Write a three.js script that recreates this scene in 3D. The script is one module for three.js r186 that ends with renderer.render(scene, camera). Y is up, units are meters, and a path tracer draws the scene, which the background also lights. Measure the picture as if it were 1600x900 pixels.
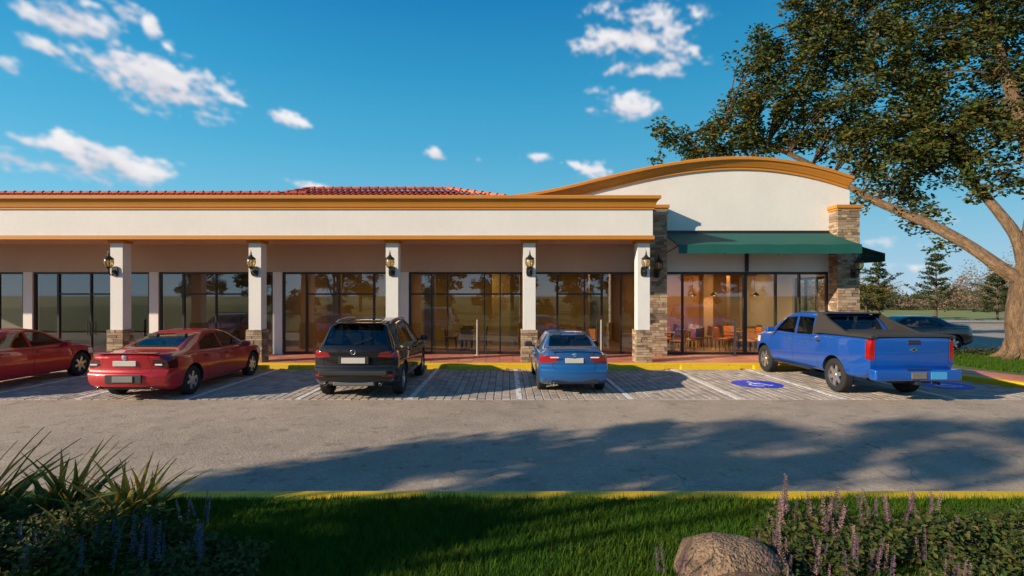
import * as THREE from 'three';
import { mergeGeometries, mergeVertices, toCreasedNormals } from 'three/addons/utils/BufferGeometryUtils.js';
import { RoundedBoxGeometry } from 'three/addons/geometries/RoundedBoxGeometry.js';
import { RectAreaLightUniformsLib } from 'three/addons/lights/RectAreaLightUniformsLib.js';
import { Brush, Evaluator, SUBTRACTION, INTERSECTION } from 'three-bvh-csg';

// ---------------------------------------------------------------- camera, sky, sun, exposure
const scene = new THREE.Scene();
const renderer = new THREE.WebGLRenderer({ antialias: true });
renderer.toneMapping = THREE.LinearToneMapping;
const EXPOSURE = 1.5;
renderer.toneMappingExposure = EXPOSURE;
renderer.shadowMap.enabled = true;
RectAreaLightUniformsLib.init();
const FPX = 830, VX = 790, VY = 462, CH = 2.3;            // focal length and vanishing point in photo pixels, eye height
const camera = new THREE.PerspectiveCamera(2 * Math.atan(450 / FPX) * 180 / Math.PI, 16 / 9, 0.1, 4000);
camera.position.set(0, CH, 0); camera.lookAt(0, CH, -10);
camera.setViewOffset(1600, 900, 800 - VX, 450 - VY, 1600, 900);

const SUN_EL = 21.5 * Math.PI / 180, SUN_AZ = 66 * Math.PI / 180;   // azimuth measured from the facade normal towards the left
const sunDir = new THREE.Vector3(-Math.sin(SUN_AZ) * Math.cos(SUN_EL), Math.sin(SUN_EL), Math.cos(SUN_AZ) * Math.cos(SUN_EL));
const sun = new THREE.DirectionalLight(new THREE.Color(1.0, 0.83, 0.62), 5);
sun.target.position.set(0, 0, -14); sun.position.copy(sunDir).multiplyScalar(80).add(sun.target.position); scene.add(sun, sun.target);
sun.castShadow = true; sun.shadow.radius = 1.2; sun.shadow.mapSize.set(4096, 4096);
Object.assign(sun.shadow.camera, { left: -45, right: 45, top: 45, bottom: -45, near: 1, far: 200 });

// ---- helpers: random, noise
function rng(seed) { let s = seed >>> 0; return () => { s = (s + 0x6d2b79f5) | 0; let t = Math.imul(s ^ (s >>> 15), 1 | s); t = (t + Math.imul(t ^ (t >>> 7), 61 | t)) ^ t; return ((t ^ (t >>> 14)) >>> 0) / 4294967296; }; }
const R0 = rng(7);
const rr = (a, b, r = R0) => a + (b - a) * r();
const clamp = (x, a = 0, b = 1) => Math.min(b, Math.max(a, x));
const smooth = (a, b, x) => { const t = clamp((x - a) / (b - a)); return t * t * (3 - 2 * t); };
const HT = new Float32Array(65536); { const r = rng(99); for (let i = 0; i < 65536; i++) HT[i] = r(); }
const h3 = (x, y, z) => HT[((x * 73856093) ^ (y * 19349663) ^ (z * 83492791)) & 65535];
function vnoise(x, y, z, px = 1 << 20, py = 1 << 20) {
  const xi = Math.floor(x), yi = Math.floor(y), zi = Math.floor(z); let u = x - xi, v = y - yi, w = z - zi;
  u = u * u * (3 - 2 * u); v = v * v * (3 - 2 * v); w = w * w * (3 - 2 * w);
  const x0 = ((xi % px) + px) % px, x1 = (x0 + 1) % px, y0 = ((yi % py) + py) % py, y1 = (y0 + 1) % py;
  const L = (a, b, t) => a + (b - a) * t;
  const f = (z) => L(L(h3(x0, y0, z), h3(x1, y0, z), u), L(h3(x0, y1, z), h3(x1, y1, z), u), v);
  return w === 0 ? f(zi) : L(f(zi), f(zi + 1), w);
}
function fbm(x, y, z, o, px, py) { let s = 0, a = 0.5, n = 0; for (let i = 0; i < o; i++) { s += a * vnoise(x, y, z + i * 17, px, py); n += a; a *= 0.5; x *= 2; y *= 2; if (px) { px *= 2; py *= 2; } } return s / n; }

// ---- sky: clear blue with scattered fair-weather clouds, as an equirectangular float texture
{
  const W = 2048, H = 1024, data = new Float32Array(W * H * 4);
  const lin = (c) => c.map((v) => { v /= 255; return v <= 0.04045 ? v / 12.92 : Math.pow((v + 0.055) / 1.055, 2.4); });
  const stops = [[-90, [150, 165, 175]], [-2, [175, 205, 222]], [0, [178, 208, 226]], [4, [150, 200, 224]], [9, [110, 186, 217]], [15, [78, 169, 209]], [22, [50, 150, 198]], [30, [28, 124, 182]], [45, [18, 98, 158]], [90, [14, 74, 132]]].map(([e, c]) => [e, lin(c)]);
  const base = (el) => { let i = 0; while (i < stops.length - 2 && el > stops[i + 1][0]) i++; const [e0, c0] = stops[i], [e1, c1] = stops[i + 1], t = clamp((el - e0) / (e1 - e0)); return [0, 1, 2].map((k) => c0[k] + (c1[k] - c0[k]) * t); };
  // cloud field: the clouds of the photograph as directions, continued at random over the rest of the sky
  const C = [];
  const fromPx = (px, py, w, h, d) => { const az = Math.atan((px - VX) / FPX), el = Math.atan((VY - py) * Math.cos(az) / FPX), k = Math.cos(az) ** 2; C.push([az, el, w / FPX * k, h / FPX * Math.cos(az), d]); };
  fromPx(112, 28, 88, 32, 1); fromPx(190, 12, 40, 16, .6); fromPx(85, 75, 55, 15, .75); fromPx(238, 42, 15, 18, .8); fromPx(250, 125, 135, 46, 1.1); fromPx(335, 120, 34, 18, .6); fromPx(12, 101, 26, 12, .8);
  fromPx(235, 178, 36, 11, .8); fromPx(310, 184, 18, 9, .6); fromPx(445, 185, 38, 13, .75); fromPx(155, 252, 130, 36, 1.1); fromPx(20, 245, 45, 20, .9); fromPx(25, 215, 18, 8, .8); fromPx(683, 241, 24, 12, 1); fromPx(650, 243, 14, 7, .6);
  fromPx(740, 246, 18, 9, .7); fromPx(775, 247, 12, 7, .6); fromPx(840, 246, 34, 11, .6); fromPx(920, 266, 62, 16, .65); fromPx(1000, 62, 105, 52, .95); fromPx(1062, 66, 48, 26, .6); fromPx(970, 166, 64, 24, .95); fromPx(480, 290, 40, 7, .8);
  fromPx(1380, 380, 90, 14, .45); fromPx(1490, 340, 90, 12, .4); fromPx(1420, 420, 120, 9, .5); fromPx(1560, 400, 60, 12, .4);
  const rc = rng(31);
  for (let i = 0; i < 60; i++) { const az = rr(0.9, 2 * Math.PI - 0.95, rc), el = rr(0.05, 1.0, rc), s = rr(0.03, 0.13, rc); C.push([az, el, s / Math.cos(el), s * rr(.25, .42, rc), rr(.6, 1.05, rc)]); }
  for (let y = 0; y < H; y++) {
    const el = ((y + 0.5) / H - 0.5) * Math.PI, b = base(el * 180 / Math.PI);
    for (let x = 0; x < W; x++) {
      const u = (x + 0.5) / W, ang = (u - 0.5) * 2 * Math.PI;           // atan2(z, x)
      let az = ang + Math.PI / 2; if (az > Math.PI) az -= 2 * Math.PI; if (az < -Math.PI) az += 2 * Math.PI;   // 0 ahead, + to the right
      let r = b[0], g = b[1], bl = b[2];
      const glow = 1 + 0.28 * Math.pow(0.5 + 0.5 * Math.cos(az + 2.0), 2);   // clearer and brighter on the sun's side of the sky
      r *= glow * 1.04; g *= glow; bl *= glow;
      if (el > 0.005) {
        let dens = 0, hh = 0;
        for (const c of C) {
          let da = az - c[0]; if (da > Math.PI) da -= 2 * Math.PI; if (da < -Math.PI) da += 2 * Math.PI;
          const de = el - c[1] + da * 0.1, q = (da / c[2]) ** 2 + (de / c[3]) ** 2;
          if (q < 1.7) { const k = c[4] * (1 - q / 1.7); if (k > dens) { dens = k; hh = de / c[3]; } }
        }
        if (dens > 0) {
          const sx = az * .97 - el * .22, sy = el * .97 + az * .22, nx = sx * 26, ny = sy * 52;
          const wx = fbm(nx * .6, ny * .6, 3, 3) * 1.6, n = fbm(nx + wx, ny + wx * .5, 11, 7), n2 = fbm(nx * 4.1, ny * 3.2, 23, 4);
          const a = smooth(0.32, 0.80, dens * 0.66 + (n - 0.5) * 1.3 + (n2 - 0.5) * 0.5 + 0.06) * clamp(dens * 3);
          const sh = clamp(0.80 + hh * 0.14 + (n - 0.5) * 0.7, 0.5, 1);
          const c = [0.90 * sh, 0.895 * sh, 0.91 * (0.25 + 0.75 * sh)];
          r += (c[0] - r) * a; g += (c[1] - g) * a; bl += (c[2] - bl) * a;
        }
      }
      const o = (y * W + x) * 4; data[o] = r / EXPOSURE; data[o + 1] = g / EXPOSURE; data[o + 2] = bl / EXPOSURE; data[o + 3] = 1;
    }
  }
  const t = new THREE.DataTexture(data, W, H, THREE.RGBAFormat, THREE.FloatType);
  t.mapping = THREE.EquirectangularReflectionMapping; t.magFilter = t.minFilter = THREE.LinearFilter; t.colorSpace = THREE.LinearSRGBColorSpace; t.needsUpdate = true;
  scene.background = t; scene.environment = t; scene.backgroundIntensity = 1; scene.environmentIntensity = 1;
}

// ---------------------------------------------------------------- materials
function tex(size, f, srgb, repeat = 1) {                     // f(x, y) -> grey or [r, g, b] (linear 0..1), tiles
  const d = new Uint8Array(size * size * 4);
  for (let y = 0; y < size; y++) for (let x = 0; x < size; x++) {
    let c = f(x / size, y / size); if (!Array.isArray(c)) c = [c, c, c];
    for (let k = 0; k < 3; k++) { let v = clamp(c[k]); if (srgb) v = v <= 0.0031308 ? v * 12.92 : 1.055 * Math.pow(v, 1 / 2.4) - 0.055; d[(y * size + x) * 4 + k] = v * 255; }
    d[(y * size + x) * 4 + 3] = 255;
  }
  const t = new THREE.DataTexture(d, size, size); t.wrapS = t.wrapT = THREE.RepeatWrapping; t.magFilter = THREE.LinearFilter; t.minFilter = THREE.LinearMipmapLinearFilter; t.generateMipmaps = true;
  if (srgb) t.colorSpace = THREE.SRGBColorSpace; t.repeat.set(repeat, repeat); t.needsUpdate = true; return t;
}
const rgb = (r, g, b) => new THREE.Color().setRGB(r, g, b);
const std = (r, g, b, rough = 0.8, o = {}) => new THREE.MeshStandardMaterial({ color: rgb(r, g, b), roughness: rough, side: THREE.DoubleSide, ...o });
const phy = (r, g, b, rough, o = {}) => new THREE.MeshPhysicalMaterial({ color: rgb(r, g, b), roughness: rough, side: THREE.DoubleSide, ...o });

const noiseBump = tex(512, (x, y) => 0.5 * fbm(x * 64, y * 64, 5, 4, 64, 64) + 0.5 * fbm(x * 8, y * 8, 9, 3, 8, 8), false);
const stuccoMap = tex(1024, (x, y) => { const n = fbm(x * 6, y * 6, 2, 5, 6, 6), f = fbm(x * 90, y * 90, 4, 2, 90, 90), st = fbm(x * 40, y * 3, 8, 4, 40, 3); const k = 0.93 + (n - .5) * .10 + (f - .5) * .06 + (st - .5) * .02; return [k, k, k * .995]; }, true);
const M = {};
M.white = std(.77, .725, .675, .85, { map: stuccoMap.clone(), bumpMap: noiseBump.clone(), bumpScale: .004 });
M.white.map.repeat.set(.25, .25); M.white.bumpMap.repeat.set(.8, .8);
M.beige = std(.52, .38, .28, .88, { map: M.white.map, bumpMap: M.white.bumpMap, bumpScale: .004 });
M.ochre = std(.56, .215, .022, .62, { map: M.white.map, bumpMap: M.white.bumpMap, bumpScale: .003 });
M.bronze = std(.022, .016, .013, .42);
M.black = std(.012, .012, .013, .45);
M.rail = std(.09, .035, .025, .5);
M.glass = phy(.86, .86, .80, .0, { transmission: 1, thickness: 0, ior: 2.3 });
M.lampglass = phy(.80, .66, .40, .25, { transmission: .85, thickness: 0, ior: 1.45 });
M.grout = std(.16, .125, .095, .95);
M.stone = [[.40, .275, .175], [.32, .22, .14], [.48, .36, .235], [.24, .17, .115], [.42, .32, .23], [.36, .235, .135], [.19, .135, .095]].map((c) => std(...c, .92, { bumpMap: noiseBump, bumpScale: .012 }));
M.roofTile = [[.42, .062, .025], [.36, .045, .022], [.47, .08, .03], [.39, .06, .03]].map((c) => std(...c, .75));
M.litHipTile = [[.60, .17, .09], [.55, .14, .075]].map((c) => std(...c, .75));  // right hip caps: the sunlit look is put into the tile colour
M.yellow = std(.68, .44, .008, .6, { map: tex(512, (x, y) => { const n = fbm(x * 8, y * 8, 2, 5, 8, 8), s = fbm(x * 60, y * 60, 7, 3, 60, 60); const w = smooth(.66, .74, n * .5 + s * .5); return [1 - .45 * w, 1 - .3 * w, 1].map((v, i) => v * (.9 + .2 * (n - .5))); }, true), bumpMap: noiseBump, bumpScale: .004 });
M.linePaint = std(.72, .71, .68, .65, { map: tex(512, (x, y) => { const n = fbm(x * 12, y * 12, 3, 5, 12, 12); return .95 - .5 * smooth(.62, .72, n) - .1 * fbm(x * 70, y * 70, 1, 2, 70, 70); }, true) });
M.green = std(.003, .085, .066, .75, { bumpMap: noiseBump, bumpScale: .002 });
M.tile = [[.50, .165, .11], [.44, .14, .095], [.56, .20, .135]].map((c) => std(...c, .55, { bumpMap: noiseBump, bumpScale: .002 }));
M.concrete = std(.30, .28, .26, .9, { bumpMap: noiseBump, bumpScale: .004 });
M.asphalt = std(.9, .9, .9, .9, {
  map: tex(2048, (x, y) => {
    const big = fbm(x * 5, y * 5, 4, 4, 5, 5), mid = fbm(x * 40, y * 40, 6, 4, 40, 40), fine = vnoise(x * 700, y * 700, 2, 700, 700), agg = vnoise(x * 330, y * 330, 9, 330, 330);
    const crack = Math.abs(fbm(x * 7, y * 7, 20, 5, 7, 7) - 0.5), ck = smooth(.004, .0, crack) * smooth(.5, .62, fbm(x * 4, y * 4, 33, 2, 4, 4));
    let k = .335 + (big - .5) * .12 + (mid - .5) * .12 + (fine - .5) * .10 + (agg > .86 ? .07 : 0) - (agg < .10 ? .08 : 0);
    const spot = smooth(.68, .82, fbm(x * 80, y * 80, 41, 3, 80, 80)); k *= (1 - .28 * spot) * (1 - .55 * ck);
    return [k * 1.10, k * .885, k * .68];
  }, true), bumpMap: tex(1024, (x, y) => .6 * vnoise(x * 350, y * 350, 3, 350, 350) + .4 * fbm(x * 60, y * 60, 4, 3, 60, 60), false), bumpScale: .007,
});
M.asphalt.map.repeat.set(1 / 14, 1 / 14); M.asphalt.bumpMap.repeat.set(1 / 6, 1 / 6);
const paverCols = [[.36, .305, .26], [.31, .27, .235], [.40, .335, .285], [.27, .235, .21], [.36, .295, .24]];
M.paver = paverCols.map((c) => std(...c, .9, { bumpMap: noiseBump, bumpScale: .006 }));
M.paverI = std(1, 1, 1, .9, { bumpMap: noiseBump, bumpScale: .006 });
M.lawn = std(1, 1, 1, .95, { map: tex(1024, (x, y) => { const n = fbm(x * 30, y * 30, 3, 5, 30, 30), b = fbm(x * 3, y * 3, 8, 3, 3, 3); const k = .5 + n * 1.0; return [.055 * k + .03 * b, .115 * k, .014 * k]; }, true), bumpMap: noiseBump, bumpScale: .03 });
M.lawn.map.repeat.set(.2, .2);
M.soil = std(.075, .052, .036, .95, { bumpMap: noiseBump, bumpScale: .03 });
M.ground = std(1, 1, 1, .95, { map: tex(512, (x, y) => { const n = fbm(x * 12, y * 12, 13, 5, 12, 12); return [.17 + .10 * (n - .5), .19 + .08 * (n - .5), .05]; }, true) });
M.ground.map.repeat.set(.02, .02);
M.bark = std(1, 1, 1, .95, { map: tex(512, (x, y) => { const n = fbm(x * 10, y * 5, 3, 5, 10, 5), l = fbm(x * 34, y * 6, 9, 3, 34, 6); const k = .55 + .5 * n + .5 * (l - .5); const pt = smooth(.5, .62, fbm(x * 11, y * 14, 77, 5, 11, 14)); return [(.24 - .07 * pt) * k, (.15 - .045 * pt) * k, (.082 - .025 * pt) * k]; }, true), bumpMap: tex(512, (x, y) => .6 * fbm(x * 28, y * 6, 9, 4, 28, 6) + .4 * fbm(x * 60, y * 30, 3, 3, 60, 30), false), bumpScale: .09 });
M.darkbark = std(.085, .06, .042, .95);
M.leaf = phy(1, 1, 1, .7, { transmission: .35, thickness: 0, specularIntensity: .35 });
M.needle = phy(1, 1, 1, .8, { transmission: .15, thickness: 0, specularIntensity: .3 });
M.grass = phy(1, 1, 1, .85, { transmission: .35, thickness: 0, specularIntensity: .2 });

// ---------------------------------------------------------------- object helpers
const taken = new Map();
function numbered(n) { const k = taken.get(n) || 0; taken.set(n, k + 1); return k ? n + '_' + String(k).padStart(3, '0') : n; }
function shadows(o) { o.traverse((m) => { if (m.isMesh) { m.castShadow = true; m.receiveShadow = true; } }); return o; }
function add(o, name, label, category, group, kind) {          // a top-level thing
  o.name = numbered(name); o.userData = { ...(label && { label }), ...(category && { category }), ...(group && { group }), ...(kind && { kind }) };
  scene.add(o); return o;
}
function thing(name, label, category, pos = [0, 0, 0], turn = 0, group) { const o = new THREE.Group(); add(o, name, label, category, group); o.position.set(...pos); o.rotation.y = turn; return o; }
function part(parent, name, geo, mat, label) { const m = new THREE.Mesh(geo, mat); m.name = name; if (label) m.userData.label = label; parent.add(m); m.castShadow = m.receiveShadow = true; return m; }
function structure(name, geo, mat) { const m = geo ? new THREE.Mesh(geo, mat) : new THREE.Group(); m.castShadow = m.receiveShadow = true; return add(m, name, null, null, null, 'structure'); }
function copy(o, label, name) { const c = o.clone(); c.name = numbered(name || o.name.replace(/_\d\d\d$/, '')); c.userData = { ...o.userData, label }; scene.add(c); return c; }
// world box between X, Y and depth D limits; uv in metres
function bx(x0, x1, y0, y1, d0, d1) {
  const g = new THREE.BoxGeometry(x1 - x0, y1 - y0, d1 - d0); g.translate((x0 + x1) / 2, (y0 + y1) / 2, -(d0 + d1) / 2); return worldUV(g);
}
function worldUV(g) {
  const p = g.attributes.position, n = g.attributes.normal, uv = new Float32Array(p.count * 2);
  for (let i = 0; i < p.count; i++) {
    const ax = Math.abs(n.getX(i)), ay = Math.abs(n.getY(i)), az = Math.abs(n.getZ(i));
    if (ay > ax && ay > az) { uv[2 * i] = p.getX(i); uv[2 * i + 1] = -p.getZ(i); } else if (ax > az) { uv[2 * i] = -p.getZ(i); uv[2 * i + 1] = p.getY(i); } else { uv[2 * i] = p.getX(i); uv[2 * i + 1] = p.getY(i); }
  }
  g.setAttribute('uv', new THREE.BufferAttribute(uv, 2)); return g;
}
const strip = (g, keep = ['position', 'normal', 'uv']) => { g = g.index ? g.toNonIndexed() : g; for (const k of Object.keys(g.attributes)) if (!keep.includes(k)) g.deleteAttribute(k); g.clearGroups(); return g; };
const merge = (list, keep) => mergeGeometries(list.map((g) => strip(g, keep)));
const V = (x, y, d) => new THREE.Vector3(x, y, -d);
// sweep a closed profile [[a, b], ...] along frames {p, a, b} (vectors)
function sweep(profile, frames, crease = 0.5) {
  const n = profile.length, pos = [], q = (f, k) => f.p.clone().addScaledVector(f.a, k[0]).addScaledVector(f.b, k[1]);
  const tri = (A, B, C) => pos.push(A.x, A.y, A.z, B.x, B.y, B.z, C.x, C.y, C.z);
  for (let i = 0; i < frames.length - 1; i++) for (let j = 0; j < n; j++) {
    const A = q(frames[i], profile[j]), B = q(frames[i], profile[(j + 1) % n]), C = q(frames[i + 1], profile[(j + 1) % n]), D = q(frames[i + 1], profile[j]);
    tri(A, B, C); tri(A, C, D);
  }
  const caps = THREE.ShapeUtils.triangulateShape(profile.map((k) => new THREE.Vector2(...k)), []);
  for (const [f, flip] of [[frames[0], 1], [frames[frames.length - 1], 0]]) for (const t of caps) { const [a, b, c] = t.map((k) => q(f, profile[k])); flip ? tri(a, c, b) : tri(a, b, c); }
  const g = new THREE.BufferGeometry(); g.setAttribute('position', new THREE.Float32BufferAttribute(pos, 3)); g.computeVertexNormals();
  return worldUV(toCreasedNormals(g, crease));
}
const flatPath = (pts) => pts.map((p, i) => {                    // frames along a path [X, D]: a = left-hand normal (mitred), b = up
  const dir = (u, v) => { const x = v[0] - u[0], y = v[1] - u[1], l = Math.hypot(x, y); return [x / l, y / l]; };
  const d0 = i ? dir(pts[i - 1], p) : null, d1 = i < pts.length - 1 ? dir(p, pts[i + 1]) : null, a = d0 || d1, b = d1 || d0;
  let nx = -(a[1] + b[1]) / 2, ny = (a[0] + b[0]) / 2; const l = nx * nx + ny * ny; nx /= l; ny /= l;
  return { p: V(p[0], 0, p[1]), a: new THREE.Vector3(nx, 0, -ny), b: new THREE.Vector3(0, 1, 0) };
});
function shapeOf(pts) { const s = new THREE.Shape(); pts.forEach(([x, y], i) => (i ? s.lineTo(x, y) : s.moveTo(x, y))); s.closePath(); return s; }
function prism(pts, depth, bevel = 0) { return new THREE.ExtrudeGeometry(shapeOf(pts), { depth, bevelEnabled: bevel > 0, bevelSize: bevel, bevelThickness: bevel, bevelSegments: 2, steps: 1, curveSegments: 12 }); }
function flatSheet(pts, y, uvk = 1) { const g = new THREE.ShapeGeometry(shapeOf(pts)); const p = g.attributes.position, uv = g.attributes.uv; for (let i = 0; i < p.count; i++) { const X = p.getX(i), D = p.getY(i); uv.setXY(i, X * uvk, D * uvk); p.setXYZ(i, X, y, -D); } g.computeVertexNormals(); const nn = g.attributes.normal; for (let i = 0; i < nn.count; i++) nn.setXYZ(i, 0, 1, 0); return g; }
function tube(pts, r0, r1, radial = 8, segs = 0, wob = 0) {
  const c = new THREE.CatmullRomCurve3(pts), n = segs || Math.max(2, pts.length * 3), fr = c.computeFrenetFrames(n), pos = [], uv = [], idx = [], len = c.getLength();
  for (let i = 0; i <= n; i++) {
    const t = i / n, p = c.getPointAt(t), r = r0 + (r1 - r0) * t;
    for (let j = 0; j <= radial; j++) { const a = j / radial * Math.PI * 2, k = r * (1 + (wob ? wob * (fbm(Math.cos(a) * 2 + 9, Math.sin(a) * 2 + 9, p.y * 1.3 + 50, 2) - .5) : 0)); const q = p.clone().addScaledVector(fr.normals[i], Math.cos(a) * k).addScaledVector(fr.binormals[i], Math.sin(a) * k); pos.push(q.x, q.y, q.z); uv.push(j / radial * Math.max(1, Math.round(r0 * 5)), t * len * .6); }
  }
  for (let i = 0; i < n; i++) for (let j = 0; j < radial; j++) { const a = i * (radial + 1) + j, b = a + radial + 1; idx.push(a, b, a + 1, b, b + 1, a + 1); }
  const g = new THREE.BufferGeometry(); g.setAttribute('position', new THREE.Float32BufferAttribute(pos, 3)); g.setAttribute('uv', new THREE.Float32BufferAttribute(uv, 2)); g.setIndex(idx); g.computeVertexNormals(); return g;
}
const lathe = (pts, seg = 20) => new THREE.LatheGeometry(pts.map(([r, y]) => new THREE.Vector2(r, y)), seg);
function cyl(a, b, r, seg = 8) { const d = b.clone().sub(a), g = new THREE.CylinderGeometry(r, r, d.length(), seg); g.applyQuaternion(new THREE.Quaternion().setFromUnitVectors(new THREE.Vector3(0, 1, 0), d.normalize())); g.translate((a.x + b.x) / 2, (a.y + b.y) / 2, (a.z + b.z) / 2); return g; }
const boxAt = (w, h, d, x, y, z) => new THREE.BoxGeometry(w, h, d).translate(x, y, z);
const rbox = (w, h, d, r, x, y, z, s = 2) => new RoundedBoxGeometry(w, h, d, s, r).translate(x, y, z);
function baked(parent, name, geo, mat, list) {                // many small faces joined into one mesh with vertex colours
  const p = geo.attributes.position, n = geo.attributes.normal, k = p.count, P = new Float32Array(list.length * k * 3), N = new Float32Array(P.length), C = new Float32Array(P.length), v = new THREE.Vector3(), nm = new THREE.Matrix3();
  list.forEach((e, i) => { nm.getNormalMatrix(e.m); for (let j = 0; j < k; j++) { const o = (i * k + j) * 3; v.fromBufferAttribute(p, j).applyMatrix4(e.m).toArray(P, o); v.fromBufferAttribute(n, j).applyMatrix3(nm).normalize().toArray(N, o); C[o] = e.c.r; C[o + 1] = e.c.g; C[o + 2] = e.c.b; } });
  const g = new THREE.BufferGeometry(); g.setAttribute('position', new THREE.BufferAttribute(P, 3)); g.setAttribute('normal', new THREE.BufferAttribute(N, 3)); g.setAttribute('color', new THREE.BufferAttribute(C, 3));
  mat = mat.userData.vc || (mat.userData.vc = Object.assign(mat.clone(), { vertexColors: true })); return part(parent, name, g, mat);
}
function instanced(parent, name, geo, mat, list) {             // list of {m: Matrix4, c: Color}
  const o = new THREE.InstancedMesh(geo, mat, list.length); list.forEach((e, i) => { o.setMatrixAt(i, e.m); if (e.c) o.setColorAt(i, e.c); });
  o.name = name; o.castShadow = o.receiveShadow = true; parent.add(o); return o;
}

// ---------------------------------------------------------------- ground, paving, kerbs
structure('ground', flatSheet([[-1500, -1500], [1500, -1500], [1500, 1500], [-1500, 1500]], -.07), M.ground);
structure('driveway', flatSheet([[-60, 5.85], [60, 5.85], [60, 11.70], [-60, 11.70]], 0), M.asphalt);
structure('side_road', flatSheet([[14.3, 20.6], [140, 20.6], [140, 44], [14.3, 44]], -.01), M.asphalt);
structure('far_pavement', flatSheet([[20, 46], [160, 46], [160, 52], [20, 52]], -.02), M.concrete);
structure('front_lawn', flatSheet([[-90, -90], [90, -90], [90, 5.72], [-90, 5.72]], .09), M.lawn);
{
  const k = structure('front_kerb', sweep([[0, -.05], [0, .11], [.025, .13], [.20, .13], [.225, .11], [.225, -.05]], flatPath([[-60, 5.70], [60, 5.70]])), M.yellow); k.userData.label = 'yellow painted kerb along the front lawn';
}
const kerbCorner = [[9.4, 16.82], [10.2, 16.72], [10.9, 16.42], [11.5, 15.9], [12.0, 15.2], [12.35, 14.45], [12.6, 13.7], [12.8, 12.9], [12.95, 12.0], [13.05, 11.2], [13.35, 10.4], [14.0, 9.95], [15, 9.8], [60, 9.8]];
const kerbPath = [[-45, 16.82], ...kerbCorner];
const kerbX = (D) => { for (let i = 0; i < kerbCorner.length - 1; i++) { const [x0, d0] = kerbCorner[i], [x1, d1] = kerbCorner[i + 1]; if (D <= d0 && D >= d1) return x0 + (x1 - x0) * (d0 - D) / (d0 - d1 + 1e-6); } return 9; };
{ const k = structure('walkway_kerb', sweep([[0, -.05], [0, .125], [.025, .15], [.26, .15], [.26, -.05]], flatPath(kerbPath)), M.yellow); k.userData.label = 'yellow painted kerb between the parking bays and the walkway'; }

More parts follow.
